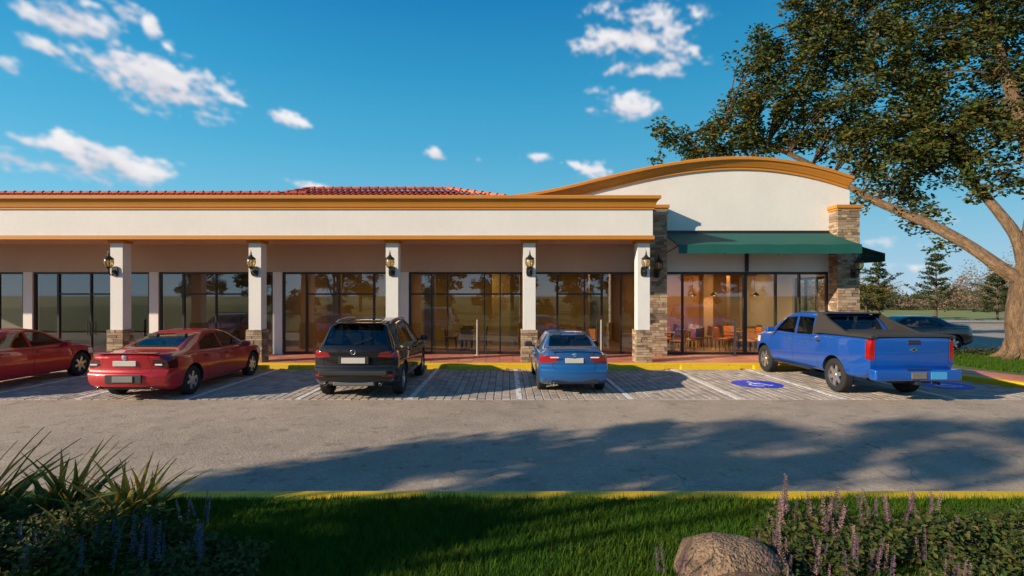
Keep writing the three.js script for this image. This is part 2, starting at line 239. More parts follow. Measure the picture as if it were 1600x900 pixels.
{ // paved parking bays: 300 nearest pavers one by one, the rest as one field
  const root = structure('paved_parking');
  part(root, 'bedding', flatSheet([[-45, 11.70], [13.0, 11.70], [12.7, 13.4], [12.2, 14.9], [11.2, 16.3], [9.5, 16.85], [-45, 16.85]], -.03), M.grout);
  const w = .185, l = .27, gap = .012, g = (() => {      // paver with chamfered top edges, unit: w x l, top at 0
    const a = w / 2 - gap / 2, b = l / 2 - gap / 2, c = .012, P = [[-a, -.05, -b], [a, -.05, -b], [a, -.05, b], [-a, -.05, b], [-a, -c, -b], [a, -c, -b], [a, -c, b], [-a, -c, b], [-a + c, 0, -b + c], [a - c, 0, -b + c], [a - c, 0, b - c], [-a + c, 0, b - c]];
    const pos = [], q = (i, j, k, m) => { for (const t of [i, j, k, i, k, m]) pos.push(...P[t]); };
    for (let s = 0; s < 2; s++) for (let i = 0; i < 4; i++) { const j = (i + 1) % 4; q(s * 4 + i, s * 4 + 4 + i, s * 4 + 4 + j, s * 4 + j); }
    q(8, 11, 10, 9);
    const gg = new THREE.BufferGeometry(); gg.setAttribute('position', new THREE.Float32BufferAttribute(pos, 3)); gg.computeVertexNormals(); return worldUV(gg);
  })();
  const list = [], r = rng(5), near = [];
  for (let X = -22; X < 13.2; X += w) {
    const off = (Math.round((X + 22) / w) % 2) * l / 2;
    for (let D = 11.72 + l / 2 - off; D < 16.82; D += l) {
      if (D - l / 2 < 11.69 || X + w / 2 > kerbX(D) - .005 && D < 16.82 && X > 8 || D + l / 2 > 16.81 && X < 9.6) { if (!(D - l / 2 < 11.69)) continue; }
      let dd = D, s = 1; if (D - l / 2 < 11.69) { s = .5; dd = D + l / 4; }
      const m = new THREE.Matrix4().compose(V(X, .012 + rr(-.004, .004, r), dd), new THREE.Quaternion().setFromEuler(new THREE.Euler(rr(-.012, .012, r), rr(-.02, .02, r), rr(-.012, .012, r))), new THREE.Vector3(1, 1, s));
      const ci = Math.floor(r() * 5), k = rr(.85, 1.12, r);
      if (s === 1 && X > -11.5 && X < 11.6 && dd < 12.3 && near.length < 300) near.push([m, ci]); else list.push({ m, c: rgb(paverCols[ci][0] * k, paverCols[ci][1] * k, paverCols[ci][2] * k) });
    }
  }
  for (const [m, ci] of near) { const o = part(root, 'paver', g, M.paver[ci]); m.decompose(o.position, o.quaternion, o.scale); }
  const f = instanced(root, 'paver_field', g, M.paverI, list); f.userData.kind = 'stuff';
  for (const X of [-16.85, -14.38, -11.93, -9.49, -7.05, -4.59, -2.12, .31, 2.79, 5.18, 7.5, 9.95]) part(root, 'painted_line', bx(X - .06, X + .06, .004, .0185, 11.76, 16.5), M.linePaint);
  // access marks: blue field with a white wheelchair figure, painted on the pavers
  const cv = document.createElement('canvas'); cv.width = cv.height = 512; const c = cv.getContext('2d');
  c.fillStyle = '#1f37c4'; c.fillRect(0, 0, 512, 512); c.save(); c.translate(256, 256); c.scale(.72, .72); c.translate(-256, -256); c.strokeStyle = c.fillStyle = '#e8ebf5'; c.lineWidth = 34; c.lineCap = c.lineJoin = 'round';
  c.beginPath(); c.arc(215, 90, 34, 0, 7); c.fill();
  c.beginPath(); c.moveTo(222, 150); c.lineTo(236, 270); c.lineTo(340, 270); c.lineTo(385, 390); c.lineTo(430, 375); c.stroke();
  c.beginPath(); c.moveTo(230, 200); c.lineTo(320, 200); c.stroke();
  c.beginPath(); c.arc(240, 330, 112, -2.2, 1.25, true); c.stroke();
  c.restore(); const t = new THREE.CanvasTexture(cv); t.colorSpace = THREE.SRGBColorSpace;
  const mm = std(1, 1, 1, .6, { map: t });
  for (const [X, D] of [[6.5, 13.75], [11.2, 13.6]]) { const gg = new THREE.CircleGeometry(.62, 40); gg.rotateX(-Math.PI / 2); gg.translate(X, .0195, -D); part(root, 'wheelchair_marking', gg, mm); }
}
// wheel stops
{
  const g = sweep([[-.1, 0], [-.085, .10], [-.065, .125], [.065, .125], [.085, .10], [.1, 0]], [{ p: new THREE.Vector3(-.9, 0, 0), a: new THREE.Vector3(0, 0, -1), b: new THREE.Vector3(0, 1, 0) }, { p: new THREE.Vector3(.9, 0, 0), a: new THREE.Vector3(0, 0, -1), b: new THREE.Vector3(0, 1, 0) }]);
  const L = ['yellow wheel stop in front of the leftmost red sedan', 'yellow wheel stop in the empty bay between the two red sedans', 'yellow wheel stop in front of the red sedan beside the black car', 'yellow wheel stop in the empty bay left of the black car', 'yellow wheel stop in front of the black sport utility car', 'yellow wheel stop in the empty bay between the black and blue cars', 'yellow wheel stop in front of the small blue sedan', 'yellow wheel stop in the empty bay right of the small blue sedan', 'yellow wheel stop ahead of the wheelchair mark left of the pickup', 'yellow wheel stop in front of the blue pickup'];
  [-13.15, -10.7, -8.27, -5.82, -3.35, -.9, 1.55, 3.98, 6.34, 8.6].forEach((X, i) => { const o = thing('wheel_stop', L[i], 'wheel stop', [X, .013, -16.5], 0, 'yellow wheel stops along the kerb'); part(o, 'block', g, M.yellow); for (const s of [-1, 1]) part(o, 'anchor_bolt', new THREE.CylinderGeometry(.025, .025, .012, 10).translate(s * .6, .128, 0), M.black); });
}
{ // walkway of red tiles
  const root = structure('walkway');
  const inner = flatPath(kerbCorner).map((f) => f.p.clone().addScaledVector(f.a, .26)), outer = flatPath(kerbCorner).map((f) => f.p.clone().addScaledVector(f.a, 1.45));
  part(root, 'slab', merge([bx(-45, 12.5, -.05, .134, 17.08, 19.62)]), M.grout);
  const s = .45, geo = (() => { const q = .219, c = .006; const g = new THREE.BoxGeometry(q * 2, .02, q * 2); return worldUV(g); })();
  const cells = [];
  for (let X = -20 + s / 2; X < 9.9; X += s) for (let i = 0; i < 5; i++) cells.push([X, 17.09 + s * (i + .5) * 1.06]);
  cells.sort((a, b) => Math.hypot(...a) - Math.hypot(...b));
  const r = rng(8), rest = [];
  cells.forEach(([X, D], i) => { const k = Math.floor(r() * 3); if (i < 290) { const o = part(root, 'tile', geo, M.tile[k]); o.position.set(X, .142 + rr(-.0015, .0015, r), -D); o.scale.z = 1.055; } else rest.push(geo.clone().scale(1, 1, 1.055).translate(X, .142, -D)); });
  part(root, 'tile_field', merge(rest), M.tile[0]).userData.kind = 'stuff';
  // the curved wing of the walkway, tile by tile along the kerb
  const wing = [], base = [];
  for (let i = 0; i < 9; i++) for (let j = 0; j < 3; j++) {
    const e = (p, q, t) => p.clone().lerp(q, t), t0 = j / 3 + .01, t1 = (j + 1) / 3 - .01, A = e(inner[i], outer[i], t0), B = e(inner[i + 1], outer[i + 1], t0), C = e(inner[i + 1], outer[i + 1], t1), D = e(inner[i], outer[i], t1);
    const cen = A.clone().add(B).add(C).add(D).multiplyScalar(.25), sh = (p) => p.lerp(cen, .025), pts = [A, B, C, D].map(sh);
    const g = prism(pts.map((p) => [p.x, -p.z]), .03); g.rotateX(-Math.PI / 2); g.translate(0, .122, 0); part(root, 'tile', worldUV(g), M.tile[(i + j) % 3]);
  }
  const poly = [...inner.slice(0, 10), ...outer.slice(0, 10).reverse()].map((p) => [p.x, -p.z]);
  part(root, 'wing_slab', flatSheet(poly, .128), M.grout);
  const lawnPts = [...outer.slice(2, 11).map((p) => [p.x - .02, -p.z]), [22, 11.3], [40, 11.3], [40, 20.5], [14.4, 20.5], [12.6, 19.0], [12.2, 17.4]];
  const L = structure('side_lawn', flatSheet(lawnPts, .125), M.lawn); L.userData.label = 'lawn around the big tree beyond the walkway';
  structure('side_kerb', sweep([[0, -.05], [0, .12], [.15, .12], [.15, -.05]], flatPath([[14.3, 20.5], [40, 20.5]])), M.concrete);
}
//@@BUILDING
{
  // ---- arcade: long low wing
  const A = thing('arcade_building', 'long low white shop arcade with ochre cornice, stone-based columns and red tiled roof', 'building');
  const XL = -30, XR = 4.71;
  part(A, 'fascia_wall', bx(XL, XR, 4.225, 5.42, 17.0, 17.3), M.white);
  part(A, 'fascia_trim', bx(XL, XR + .04, 4.10, 4.225, 16.95, 17.3), M.ochre);
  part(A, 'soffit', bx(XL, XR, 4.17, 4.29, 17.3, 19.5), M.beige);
  part(A, 'end_wall', bx(XR - .3, XR - .003, 4.229, 5.40, 17.3, 19.3), M.white);
  // cornice: stepped moulding with return at the right end
  const prof = [[0, 5.06], [.04, 5.06], [.04, 5.12], [.065, 5.13], [.07, 5.16], [.085, 5.22], [.115, 5.29], [.155, 5.345], [.16, 5.365], [.21, 5.375], [.215, 5.46], [.19, 5.485], [-.25, 5.485], [-.25, 5.425], [0, 5.425]].map(([o, y]) => [-o, y]);
  part(A, 'cornice', sweep(prof, flatPath([[XL, 17.0], [XR, 17.0], [XR, 19.25]])), M.ochre);
  part(A, 'flat_roof', bx(XL, 5.3, 4.95, 5.05, 17.31, 29), M.concrete);
  part(A, 'rear_wall', bx(XL, 5.3, .0, 4.94, 28.7, 29), M.beige);
  // back wall of the gallery and piers between the shop fronts
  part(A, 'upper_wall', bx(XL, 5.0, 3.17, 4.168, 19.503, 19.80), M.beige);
  for (const X of [-17.55, -12.92, -8.38, -3.73, .88]) part(A, 'pier', bx(X - .165, X + .165, .13, 3.168, 19.5, 19.8), M.white);
  part(A, 'shop_floor', bx(XL, 5.25, .02, .13, 19.63, 28.69), std(.34, .27, .20, .45));
  part(A, 'shop_ceiling', bx(XL, 5.25, 3.5, 3.6, 19.81, 28.69), std(.55, .48, .38, .9));
  const inner = { dark: std(.20, .17, .14, .9), warm: std(.52, .38, .15, .85), tan: std(.36, .25, .17, .85) };
  for (const [X, m, d1] of [[-17.55, inner.dark, 28], [-12.92, inner.dark, 26], [-8.38, inner.tan, 28], [-3.73, inner.tan, 23], [.88, inner.tan, 22]]) part(A, 'partition_wall', bx(X - .06, X + .06, .132, 3.498, 19.81, d1), m);
  part(A, 'shop_back_wall', bx(-29.9, -8.45, .132, 3.498, 25.9, 26.0), inner.dark);
  part(A, 'shop_back_wall', bx(-8.3, 5.2, .132, 3.498, 25.9, 26.0), inner.warm);
  for (const [x, d, w] of [[-6.9, 21.2, .45], [-4.6, 22.6, .9], [-3.0, 20.9, .4], [-.2, 23.4, .8], [3.6, 21.6, .35]]) part(A, 'inner_pillar', bx(x - w / 2, x + w / 2, .132, 3.497, d, d + w), x === -4.6 || x === -.2 ? inner.warm : inner.tan);
  // shop fronts: frame with panes, double doors and pull handles
  const bay = (x0, x1, mull, doors) => {
    const y0 = .15, y1 = 3.165, D0 = 19.56, D1 = 19.66, fr = [], xs = [x0, ...mull.map((m) => x0 + m), x1];
    fr.push(bx(x0, x1, y1 - .07, y1, D0, D1), bx(x0, x1, y0, y0 + .09, D0 + .002, D1 - .002));
    xs.forEach((x, i) => { const w = i === 0 || i === xs.length - 1 ? .07 : (doors && (i === 1 || i === 3)) ? .075 : .045; const a = i === 0 ? x : i === xs.length - 1 ? x - w : x - w / 2; fr.push(bx(a, a + w, y0 + .09, y1 - .07, D0 - .004, D1 + .004)); });
    const T = 2.36; for (let i = doors ? 1 : 0; i < (doors ? 3 : xs.length - 1); i++) fr.push(bx(xs[i] + .03, xs[i + 1] - .03, T - .03, T + .03, D0 + .004, D1 - .004));
    const f = part(A, 'storefront_frame', merge(fr), M.bronze);
    for (let i = 0; i < xs.length - 1; i++) {
      const split = !doors || i === 1 || i === 2;
      for (const [a, b] of split ? [[y0 + .08, T - .02], [T + .02, y1 - .06]] : [[y0 + .08, y1 - .06]]) { const g = new THREE.PlaneGeometry(xs[i + 1] - xs[i] - .03, b - a); g.translate((xs[i] + xs[i + 1]) / 2, (a + b) / 2, -(D0 + .05)); part(f, 'pane', g, M.glass); }
      if (doors && (i === 1 || i === 2)) { const hx = xs[2] + (i === 1 ? -.09 : .09); part(f, 'pull_handle', merge([cyl(V(hx, .85, D0 - .04), V(hx, 1.35, D0 - .04), .014), cyl(V(hx, .9, D0 - .04), V(hx, .9, D0 + .04), .01, 6), cyl(V(hx, 1.3, D0 - .04), V(hx, 1.3, D0 + .04), .01, 6)]), M.bronze); }
    }
  };
  bay(-22.0, -17.72, [.9, 2.1, 3.3], true); bay(-17.38, -13.09, [.90, 2.10, 3.35], true); bay(-12.75, -8.55, [.88, 2.08, 3.32], true); bay(-8.21, -3.90, [.88, 2.08, 3.36], true); bay(-3.56, .71, [.84, 1.42, 2.78, 3.36], false); bay(1.05, 4.93, [.86, 1.86, 2.5, 3.2], true);
  // columns with ledge-stone bases
  const Rs = rng(77), unit = worldUV(new THREE.BoxGeometry(1, 1, 1));
  const stoneFace = (parent, p0, u, n, width, y0, y1, rowLo, rowHi) => {   // rows of split stones on a vertical face
    let y = y0; const turn = Math.atan2(-u.z, u.x);
    while (y < y1 - .02) {
      let h = Math.min(rr(rowLo, rowHi, Rs), y1 - y); if (y1 - y - h < .03) h = y1 - y;
      let s = 0; while (s < width - .01) {
        let w = Math.min(rr(.12, .36, Rs), width - s); if (width - s - w < .07) w = width - s;
        const d = rr(.05, .075, Rs), o = part(parent, 'stone', unit, M.stone[Math.floor(Rs() * M.stone.length)]);
        o.scale.set(w - .008, h - .009, d); o.position.copy(p0).addScaledVector(u, s + w / 2).addScaledVector(n, d / 2 - .03); o.position.y = y + h / 2; o.rotation.y = turn; s += w;
      }
      y += h;
    }
  };
  for (const X of [-12.6, -8.12, -3.68, .77, 4.47]) {
    const c = part(A, 'column', merge([bx(X - .2, X + .2, 1.18, 4.0, 17.2, 17.6), bx(X - .19, X + .19, .13, 1.18, 17.21, 17.59)]), M.white);
    part(c, 'capital', merge([bx(X - .235, X + .235, 4.0, 4.1, 17.165, 17.64), bx(X - .255, X + .255, 4.05, 4.101, 17.145, 17.66)]), M.ochre);
    part(c, 'base_core', bx(X - .225, X + .225, .13, 1.19, 17.175, 17.625), M.grout);
    stoneFace(c, V(X - .26, 0, 17.15), new THREE.Vector3(1, 0, 0), new THREE.Vector3(0, 0, 1), .52, .145, 1.2, .055, .105);
    stoneFace(c, V(X - .235, 0, 17.62), new THREE.Vector3(0, 0, 1), new THREE.Vector3(-1, 0, 0), .44, .145, 1.2, .055, .105);
    stoneFace(c, V(X + .235, 0, 17.18), new THREE.Vector3(0, 0, -1), new THREE.Vector3(1, 0, 0), .44, .145, 1.2, .055, .105);
  }
  // red barrel tile roof, courses nearest the ridge
  const roofTile = (() => { const pos = [], n = 7; const ring = (z, r, y) => Array.from({ length: n + 1 }, (_, i) => { const a = Math.PI * i / n; return [Math.cos(a) * r, Math.sin(a) * r + y, z]; }); const a = ring(-.2, .085, .0), b = ring(.2, .105, .02), c = ring(.2, .085, .015); for (let i = 0; i < n; i++) { for (const [p, q] of [[a, b], [b, c]]) { pos.push(...p[i], ...q[i], ...q[i + 1], ...p[i], ...q[i + 1], ...p[i + 1]); } } const g = new THREE.BufferGeometry(); g.setAttribute('position', new THREE.Float32BufferAttribute(pos, 3)); g.computeVertexNormals(); return toCreasedNormals(g, .7); })();
  const roofPlane = (x0, x1, Dr, Yr, slope, courses, hipL, hipR) => {
    const ang = Math.atan(slope), L = 3.2, pts = [[x0 - (hipL ? hipL * L : 0), Dr - L, Yr - slope * L], [x1 + (hipR ? hipR * L : 0), Dr - L, Yr - slope * L], [x1, Dr, Yr], [x0, Dr, Yr]];
    const g = new THREE.BufferGeometry(); const q = pts.map((p) => [p[0], p[2], -p[1]]), b = [[x0, Yr - .02, -Dr], [x1, Yr - .02, -Dr], [x1 + (hipR ? hipR * L : 0), Yr - slope * L, -Dr - L], [x0 - (hipL ? hipL * L : 0), Yr - slope * L, -Dr - L]];
    const tri = []; for (const t of [[q[0], q[1], q[2]], [q[0], q[2], q[3]], [b[0], b[1], b[2]], [b[0], b[2], b[3]], [q[1], b[2], q[2]], [q[0], q[3], b[3]]]) tri.push(...t.flat());
    g.setAttribute('position', new THREE.Float32BufferAttribute(tri, 3)); g.computeVertexNormals();
    const deck = part(A, 'roof', g, M.roofTile[1]); const r = rng(4);
    for (let c = 0; c < courses; c++) {
      const s = .14 + c * .34, D = Dr - s * Math.cos(ang), Y = Yr - s * Math.sin(ang);
      for (let x = x0 - (hipL || 0) * s + .06; x < x1 + (hipR || 0) * s; x += .222) { const o = part(deck, 'roof_tile', roofTile, M.roofTile[Math.floor(r() * 4)]); o.position.set(x + rr(-.008, .008, r), Y + .02, -D); o.rotation.x = ang; }
    }
    for (let x = x0; x < x1; x += .36) { const o = part(deck, 'ridge_tile', roofTile, M.roofTile[Math.floor(r() * 3)]); o.position.set(x, Yr + .05, -Dr); o.rotation.y = Math.PI / 2; }
    for (const [hip, xs, sg, m] of [[hipR, x1, 1, M.litHipTile], [hipL, x0, -1, M.roofTile]]) if (hip) {
      const dir = new THREE.Vector3(sg * hip, -slope, 1), len = dir.length(); dir.normalize();
      for (let s = .1; s < 2.9; s += .33) { const o = part(deck, 'hip_tile', roofTile, m[Math.floor(r() * 2)]); o.position.set(xs, Yr + .025, -Dr).addScaledVector(dir, s); o.quaternion.setFromUnitVectors(new THREE.Vector3(0, 0, 1), dir); o.scale.set(1.25, 1.25, 1); }
    }
  };
  roofPlane(-24, -7.6, 20.35, 6.15, .45, 3, 0, 0);
  roofPlane(-7.75, -2.3, 21.05, 6.46, .45, 5, 1.0, 1.93);

  // ---- corner building: taller bay with arched cornice
  const B = thing('corner_building', 'taller white corner shop with arched ochre cornice and stone piers', 'building');
  const px = (x, y, D) => [(x - VX) * D / FPX, CH + (VY - y) * D / FPX];
  const arcTop = [[786, 305.5], [830, 300], [880, 290.5], [940, 276], [1000, 262], [1050, 252.5], [1100, 246], [1150, 243], [1200, 244.5], [1250, 251], [1295, 261], [1338, 274]].map(([x, y]) => px(x, y, 18.95));
  const cur = new THREE.CatmullRomCurve3(arcTop.map(([x, y]) => new THREE.Vector3(x, y, 0))), ap = cur.getSpacedPoints(48);
  const wallTop = ap.filter((p) => p.x > .4 && p.x < 12.45).map((p) => [p.x, p.y - .2]); const yEnd = wallTop[wallTop.length - 1][1];
  const poly = [[.3, 5.06], [4.95, 5.06], [4.95, .13], [5.70, .13], [5.70, 3.17], [11.76, 3.17], [11.76, .13], [12.5, .13], [12.5, yEnd - .02], ...wallTop.reverse(), [.3, 5.5]];
  const wg = prism(poly, .3); wg.translate(0, 0, -19.6); part(B, 'front_wall', worldUV(wg), M.white);
  const aprof = [[-.05, .0], [-.25, .0], [-.27, -.03], [-.27, -.11], [-.21, -.125], [-.205, -.16], [-.155, -.23], [-.11, -.30], [-.095, -.335], [-.06, -.35], [-.06, -.43], [0, -.43], [.35, -.43], [.35, 0]];
  part(B, 'arched_cornice', sweep(aprof, ap.map((p, i) => { const t = cur.getTangentAt(i / 48); return { p: new THREE.Vector3(p.x, p.y, -19.3), a: new THREE.Vector3(0, 0, -1), b: new THREE.Vector3(-t.y, t.x, 0) }; })), M.ochre);
  part(B, 'side_wall', merge([bx(12.2, 12.499, 3.05, 6.3, 19.603, 28), bx(12.2, 12.499, .13, 3.05, 19.603, 20.3), bx(12.2, 12.499, .13, 3.05, 22.6, 28)]), M.white);
  part(B, 'inner_side_wall', bx(5.26, 5.4, .13, 5.9, 19.61, 28), std(.36, .22, .12, .85));
  part(B, 'rear_wall', bx(5.41, 12.19, .13, 6.2, 27.7, 28), std(.42, .24, .11, .85));
  part(B, 'roof_slab', bx(.4, 12.19, 5.92, 6.05, 19.61, 28), M.concrete);
  part(B, 'dining_floor', bx(5.41, 12.19, .02, .13, 19.62, 27.69), std(.36, .25, .15, .4));
  part(B, 'dining_ceiling', bx(5.41, 12.19, 3.5, 3.6, 19.62, 27.69), std(.58, .40, .20, .85));
  part(B, 'counter_wall', bx(6.4, 9.6, .135, 3.49, 26.4, 26.55), std(.46, .22, .08, .8));
  for (const [x, d] of [[8.55, 22.4], [10.6, 24.6]]) part(B, 'inner_pillar', bx(x - .2, x + .2, .132, 3.497, d, d + .4), std(.40, .24, .13, .8));
  for (const [x0, x1, d] of [[6.0, 8.4, 21.6], [8.9, 11.6, 22.0], [6.0, 11.5, 24.3]]) part(B, 'ceiling_beam', bx(x0, x1, 3.22, 3.49, d, d + .28), std(.30, .17, .075, .7));
  for (const [x0, x1, tx0] of [[4.94, 5.71, 0], [11.74, 12.52, 0]]) {
    const p = part(B, 'pier', bx(x0 + .03, x1 - .03, .13, 5.33, 18.83, 19.297), M.grout);
    stoneFace(p, V(x0, 0, 18.8), new THREE.Vector3(1, 0, 0), new THREE.Vector3(0, 0, 1), x1 - x0, .145, 5.33, .07, .115);
    stoneFace(p, V(x0 + .03, 0, 19.296), new THREE.Vector3(0, 0, 1), new THREE.Vector3(-1, 0, 0), .46, .145, 5.33, .07, .115);
    part(p, 'cap', merge([bx(x0 - .03, x1 + .03, 5.33, 5.40, 18.75, 19.296), bx(x0 - .07, x1 + .07, 5.40, 5.51, 18.71, 19.297)]), M.ochre);
  }
  part(B, 'header_strip', bx(5.71, 11.74, 4.58, 4.66, 19.24, 19.297), M.bronze);
  // corner shop front
  const fr = [], y1 = 3.165, xs = [5.705, 6.46, 8.74, 9.86, 10.72, 11.755];
  fr.push(bx(5.705, 11.755, y1 - .09, y1, 19.36, 19.48), bx(5.705, 11.755, .15, .24, 19.362, 19.478));
  xs.forEach((x, i) => { const w = i === 2 ? .12 : .06, a = i === 0 ? x : i === 5 ? x - w : x - w / 2; fr.push(bx(a, a + w, .24, y1 - .09, 19.356, 19.484)); });
  const f = part(B, 'storefront_frame', merge(fr), M.bronze);
  for (let i = 0; i < 5; i++) { const g = new THREE.PlaneGeometry(xs[i + 1] - xs[i] - .03, y1 - .33 + .02); g.translate((xs[i] + xs[i + 1]) / 2, (.24 + y1 - .09) / 2, -19.42); part(f, 'pane', g, M.glass); }
  part(B, 'front_post', bx(8.69, 8.79, 3.17, 4.0, 19.2, 19.298), M.bronze);
  // side door of the corner shop
  const sf = part(B, 'side_door_frame', merge([bx(12.3, 12.38, 2.95, 3.05, 20.3, 22.6), bx(12.302, 12.378, .131, .22, 20.3, 22.6), ...[20.3, 21.05, 21.8, 22.53].map((d) => bx(12.296, 12.384, .22, 2.95, d, d + .07))]), M.bronze);
  for (const [d0, d1] of [[20.36, 21.06], [21.11, 21.81], [21.86, 22.54]]) { const g = new THREE.PlaneGeometry(d1 - d0, 2.75); g.rotateY(Math.PI / 2); g.translate(12.34, 1.585, -(d0 + d1) / 2); part(sf, 'pane', g, M.glass); }
}
// awnings
function awning(name, label, x0, x1, dWall, proj, yWall, yFront, val, turn = 0, cx = 0) {
  const o = thing(name, label, 'awning', [cx, 0, -dWall], turn, 'green fabric awnings of the corner shop'), w = x1 - x0;
  const pos = [], n = 24, sag = (u, v) => -.025 * Math.sin(Math.PI * v) * (1 + .5 * Math.sin(u * 9)) - .01 * Math.sin(u * Math.PI * 8) * v;
  const P = (i, v) => { const u = i / n; return [x0 + w * u, yWall + (yFront - yWall) * v + sag(u, v), .03 + proj * v]; };
  for (let i = 0; i < n; i++) for (let j = 0; j < 6; j++) { const a = P(i, j / 6), b = P(i + 1, j / 6), c = P(i + 1, (j + 1) / 6), d = P(i, (j + 1) / 6); pos.push(...a, ...d, ...c, ...a, ...c, ...b); }
  const top = new THREE.BufferGeometry(); top.setAttribute('position', new THREE.Float32BufferAttribute(pos, 3)); let g = mergeVertices(top); g.computeVertexNormals(); part(o, 'canopy', worldUV(g.toNonIndexed()), M.green);
  const vp = []; for (let i = 0; i < n; i++) for (let j = 0; j < 3; j++) { const Q = (i, v) => { const t = P(i, 1); return [t[0], t[1] - val * v, t[2] + .004 + .012 * Math.sin(i * 1.9) * v]; }; const a = Q(i, j / 3), b = Q(i + 1, j / 3), c = Q(i + 1, (j + 1) / 3), d = Q(i, (j + 1) / 3); vp.push(...a, ...d, ...c, ...a, ...c, ...b); }
  const vg = new THREE.BufferGeometry(); vg.setAttribute('position', new THREE.Float32BufferAttribute(vp, 3)); g = mergeVertices(vg); g.computeVertexNormals(); part(o, 'valance', worldUV(g.toNonIndexed()), M.green);
  part(o, 'front_bar', cyl(new THREE.Vector3(x0, yFront - .03, proj), new THREE.Vector3(x1, yFront - .03, proj), .022), M.black);
  part(o, 'head_rail', boxAt(w, .07, .05, (x0 + x1) / 2, yWall - .01, .026), M.black);
  for (const u of [.003, .36, .68, .997]) { const x = x0 + w * u; part(o, 'support_arm', cyl(new THREE.Vector3(x, yWall - .75, .03), new THREE.Vector3(x, yFront - .04, proj - .02), .018), M.black); part(o, 'rafter', cyl(new THREE.Vector3(x, yWall - .04, .03), new THREE.Vector3(x, yFront - .04, proj - .02), .016), M.black); }
  return o;
}
awning('awning', 'green fabric awning over the corner shop front', 5.73, 11.80, 19.24, 1.62, 4.56, 4.0, .30);
awning('awning', 'dark green awning on the side of the corner shop, right of the stone pier', .35, 6.5, 0, 1.5, 4.35, 3.87, .30, Math.PI / 2, 12.51).position.set(12.51, 0, -19.3 + .0);

// wall lanterns
function lantern() {
  const o = new THREE.Group();
  part(o, 'wall_plate', merge([prism([[-.07, -.13], [.07, -.13], [.09, -.05], [.085, .1], [.05, .15], [-.05, .15], [-.085, .1], [-.09, -.05]], .03, .006), lathe([[0, .12], [.03, .1], [.04, .06], [.055, .0]], 14).rotateX(Math.PI / 2).translate(0, 0, .02)].map((g) => g)), M.black);
  const C = new THREE.CatmullRomCurve3([[0, -.02, .04], [0, -.10, .10], [0, -.10, .2], [0, .0, .27], [0, .09, .27]].map((p) => new THREE.Vector3(...p)));
  part(o, 'arm', new THREE.TubeGeometry(C, 18, .016, 8), M.black);
  const gl = part(o, 'lamp_glass', lathe([[.075, .13], [.115, .20], [.125, .26], [.118, .33], [.095, .355]], 8), M.lampglass);
  const bars = []; for (let i = 0; i < 8; i++) { const a = (i + .5) / 8 * Math.PI * 2 + Math.PI / 8; bars.push(tube([[.08, .13], [.12, .2], [.13, .26], [.122, .335], [.1, .36]].map(([r, y]) => new THREE.Vector3(Math.cos(a) * r, y, Math.sin(a) * r)), .006, .006, 5, 8)); }
  part(o, 'cage', merge(bars), M.black).position.z = .27; gl.position.z = .27;
  part(o, 'base_cup', lathe([[0, .05], [.03, .06], [.035, .085], [.07, .10], [.09, .12], [.088, .135], [0, .137]], 14), M.black).position.z = .27;
  part(o, 'cap', lathe([[.115, .345], [.14, .352], [.14, .365], [.105, .40], [.06, .435], [.04, .46], [.045, .475], [.02, .49], [.022, .52], [.028, .535], [.016, .555], [.006, .62], [0, .65]], 14), M.black).position.z = .27;
  part(o, 'candle', lathe([[0, .14], [.018, .14], [.018, .23], [.026, .25], [.02, .29], [0, .32]], 10), std(.8, .72, .5, .5)).position.z = .27;
  return o;
}
{
  const proto = lantern(), L = [['on the column beside the leftmost red sedan', -12.63, 17.2], ['on the column left of the black car', -8.1, 17.2], ['on the column just above the black car', -3.68, 17.2], ['on the column left of the small blue sedan', .77, 17.2], ['on the last white column next to the stone pier', 4.47, 17.2], ['on the stone pier left of the green awning', 5.33, 18.77], ['on the stone pier right of the awning', 12.28, 18.77]];
  L.forEach(([s, X, D], i) => { const o = i ? proto.clone() : proto; add(o, 'wall_lantern', 'black wall lantern with cream glass ' + s, 'lantern', 'wall lanterns along the arcade'); o.position.set(X, 3.08, -D + .012); o.scale.setScalar(1.08); });
}
// slim posts on the walkway in front of the glass
[[-13.72, 19.0, M.rail, 'dark slim metal post beside the column near the leftmost red sedan'], [-1.02, 19.2, M.concrete, 'pale slim post before the shop glass right of the black car'], [3.46, 19.2, M.concrete, 'pale slim post before the shop glass right of the blue sedan'], [8.2, 19.0, M.concrete, 'pale slim post before the corner shop glass left of the pickup']].forEach(([X, D, m, l]) => {
  const o = thing('post', l, 'post', [X, .15, -D]); part(o, 'shaft', new THREE.CylinderGeometry(.035, .035, 1.25, 12).translate(0, .625, 0), m); part(o, 'foot_plate', new THREE.CylinderGeometry(.09, .1, .02, 16).translate(0, .01, 0), m); part(o, 'cap', new THREE.SphereGeometry(.038, 12, 6, 0, 7, 0, Math.PI / 2).translate(0, 1.25, 0), m);
});
// ---------------------------------------------------------------- vehicles
const ev = new Evaluator(); ev.attributes = ['position', 'normal']; ev.useGroups = true;
const carDark = std(.012, .012, .013, .7), carTrim = std(.02, .02, .022, .5), tyreM = std(.014, .014, .015, .85), chrome = std(.75, .75, .76, .18, { metalness: 1 }), alloy = std(.62, .62, .63, .3, { metalness: .9 }), rotor = std(.12, .12, .12, .5, { metalness: .8 });
const smokedLens = phy(.07, .004, .005, .1, { clearcoat: 1, clearcoatRoughness: .03 });
const redLens = phy(.30, .005, .007, .12, { clearcoat: 1, clearcoatRoughness: .03 }), clearLens = phy(.72, .72, .74, .12, { clearcoat: 1 }), plateM = std(.50, .48, .44, .5), seatM = std(.05, .045, .04, .85);
const tint = phy(.30, .36, .38, .0, { transmission: 1, thickness: 0, ior: 1.75 }), amber = phy(.5, .10, .01, .15, { clearcoat: 1 });
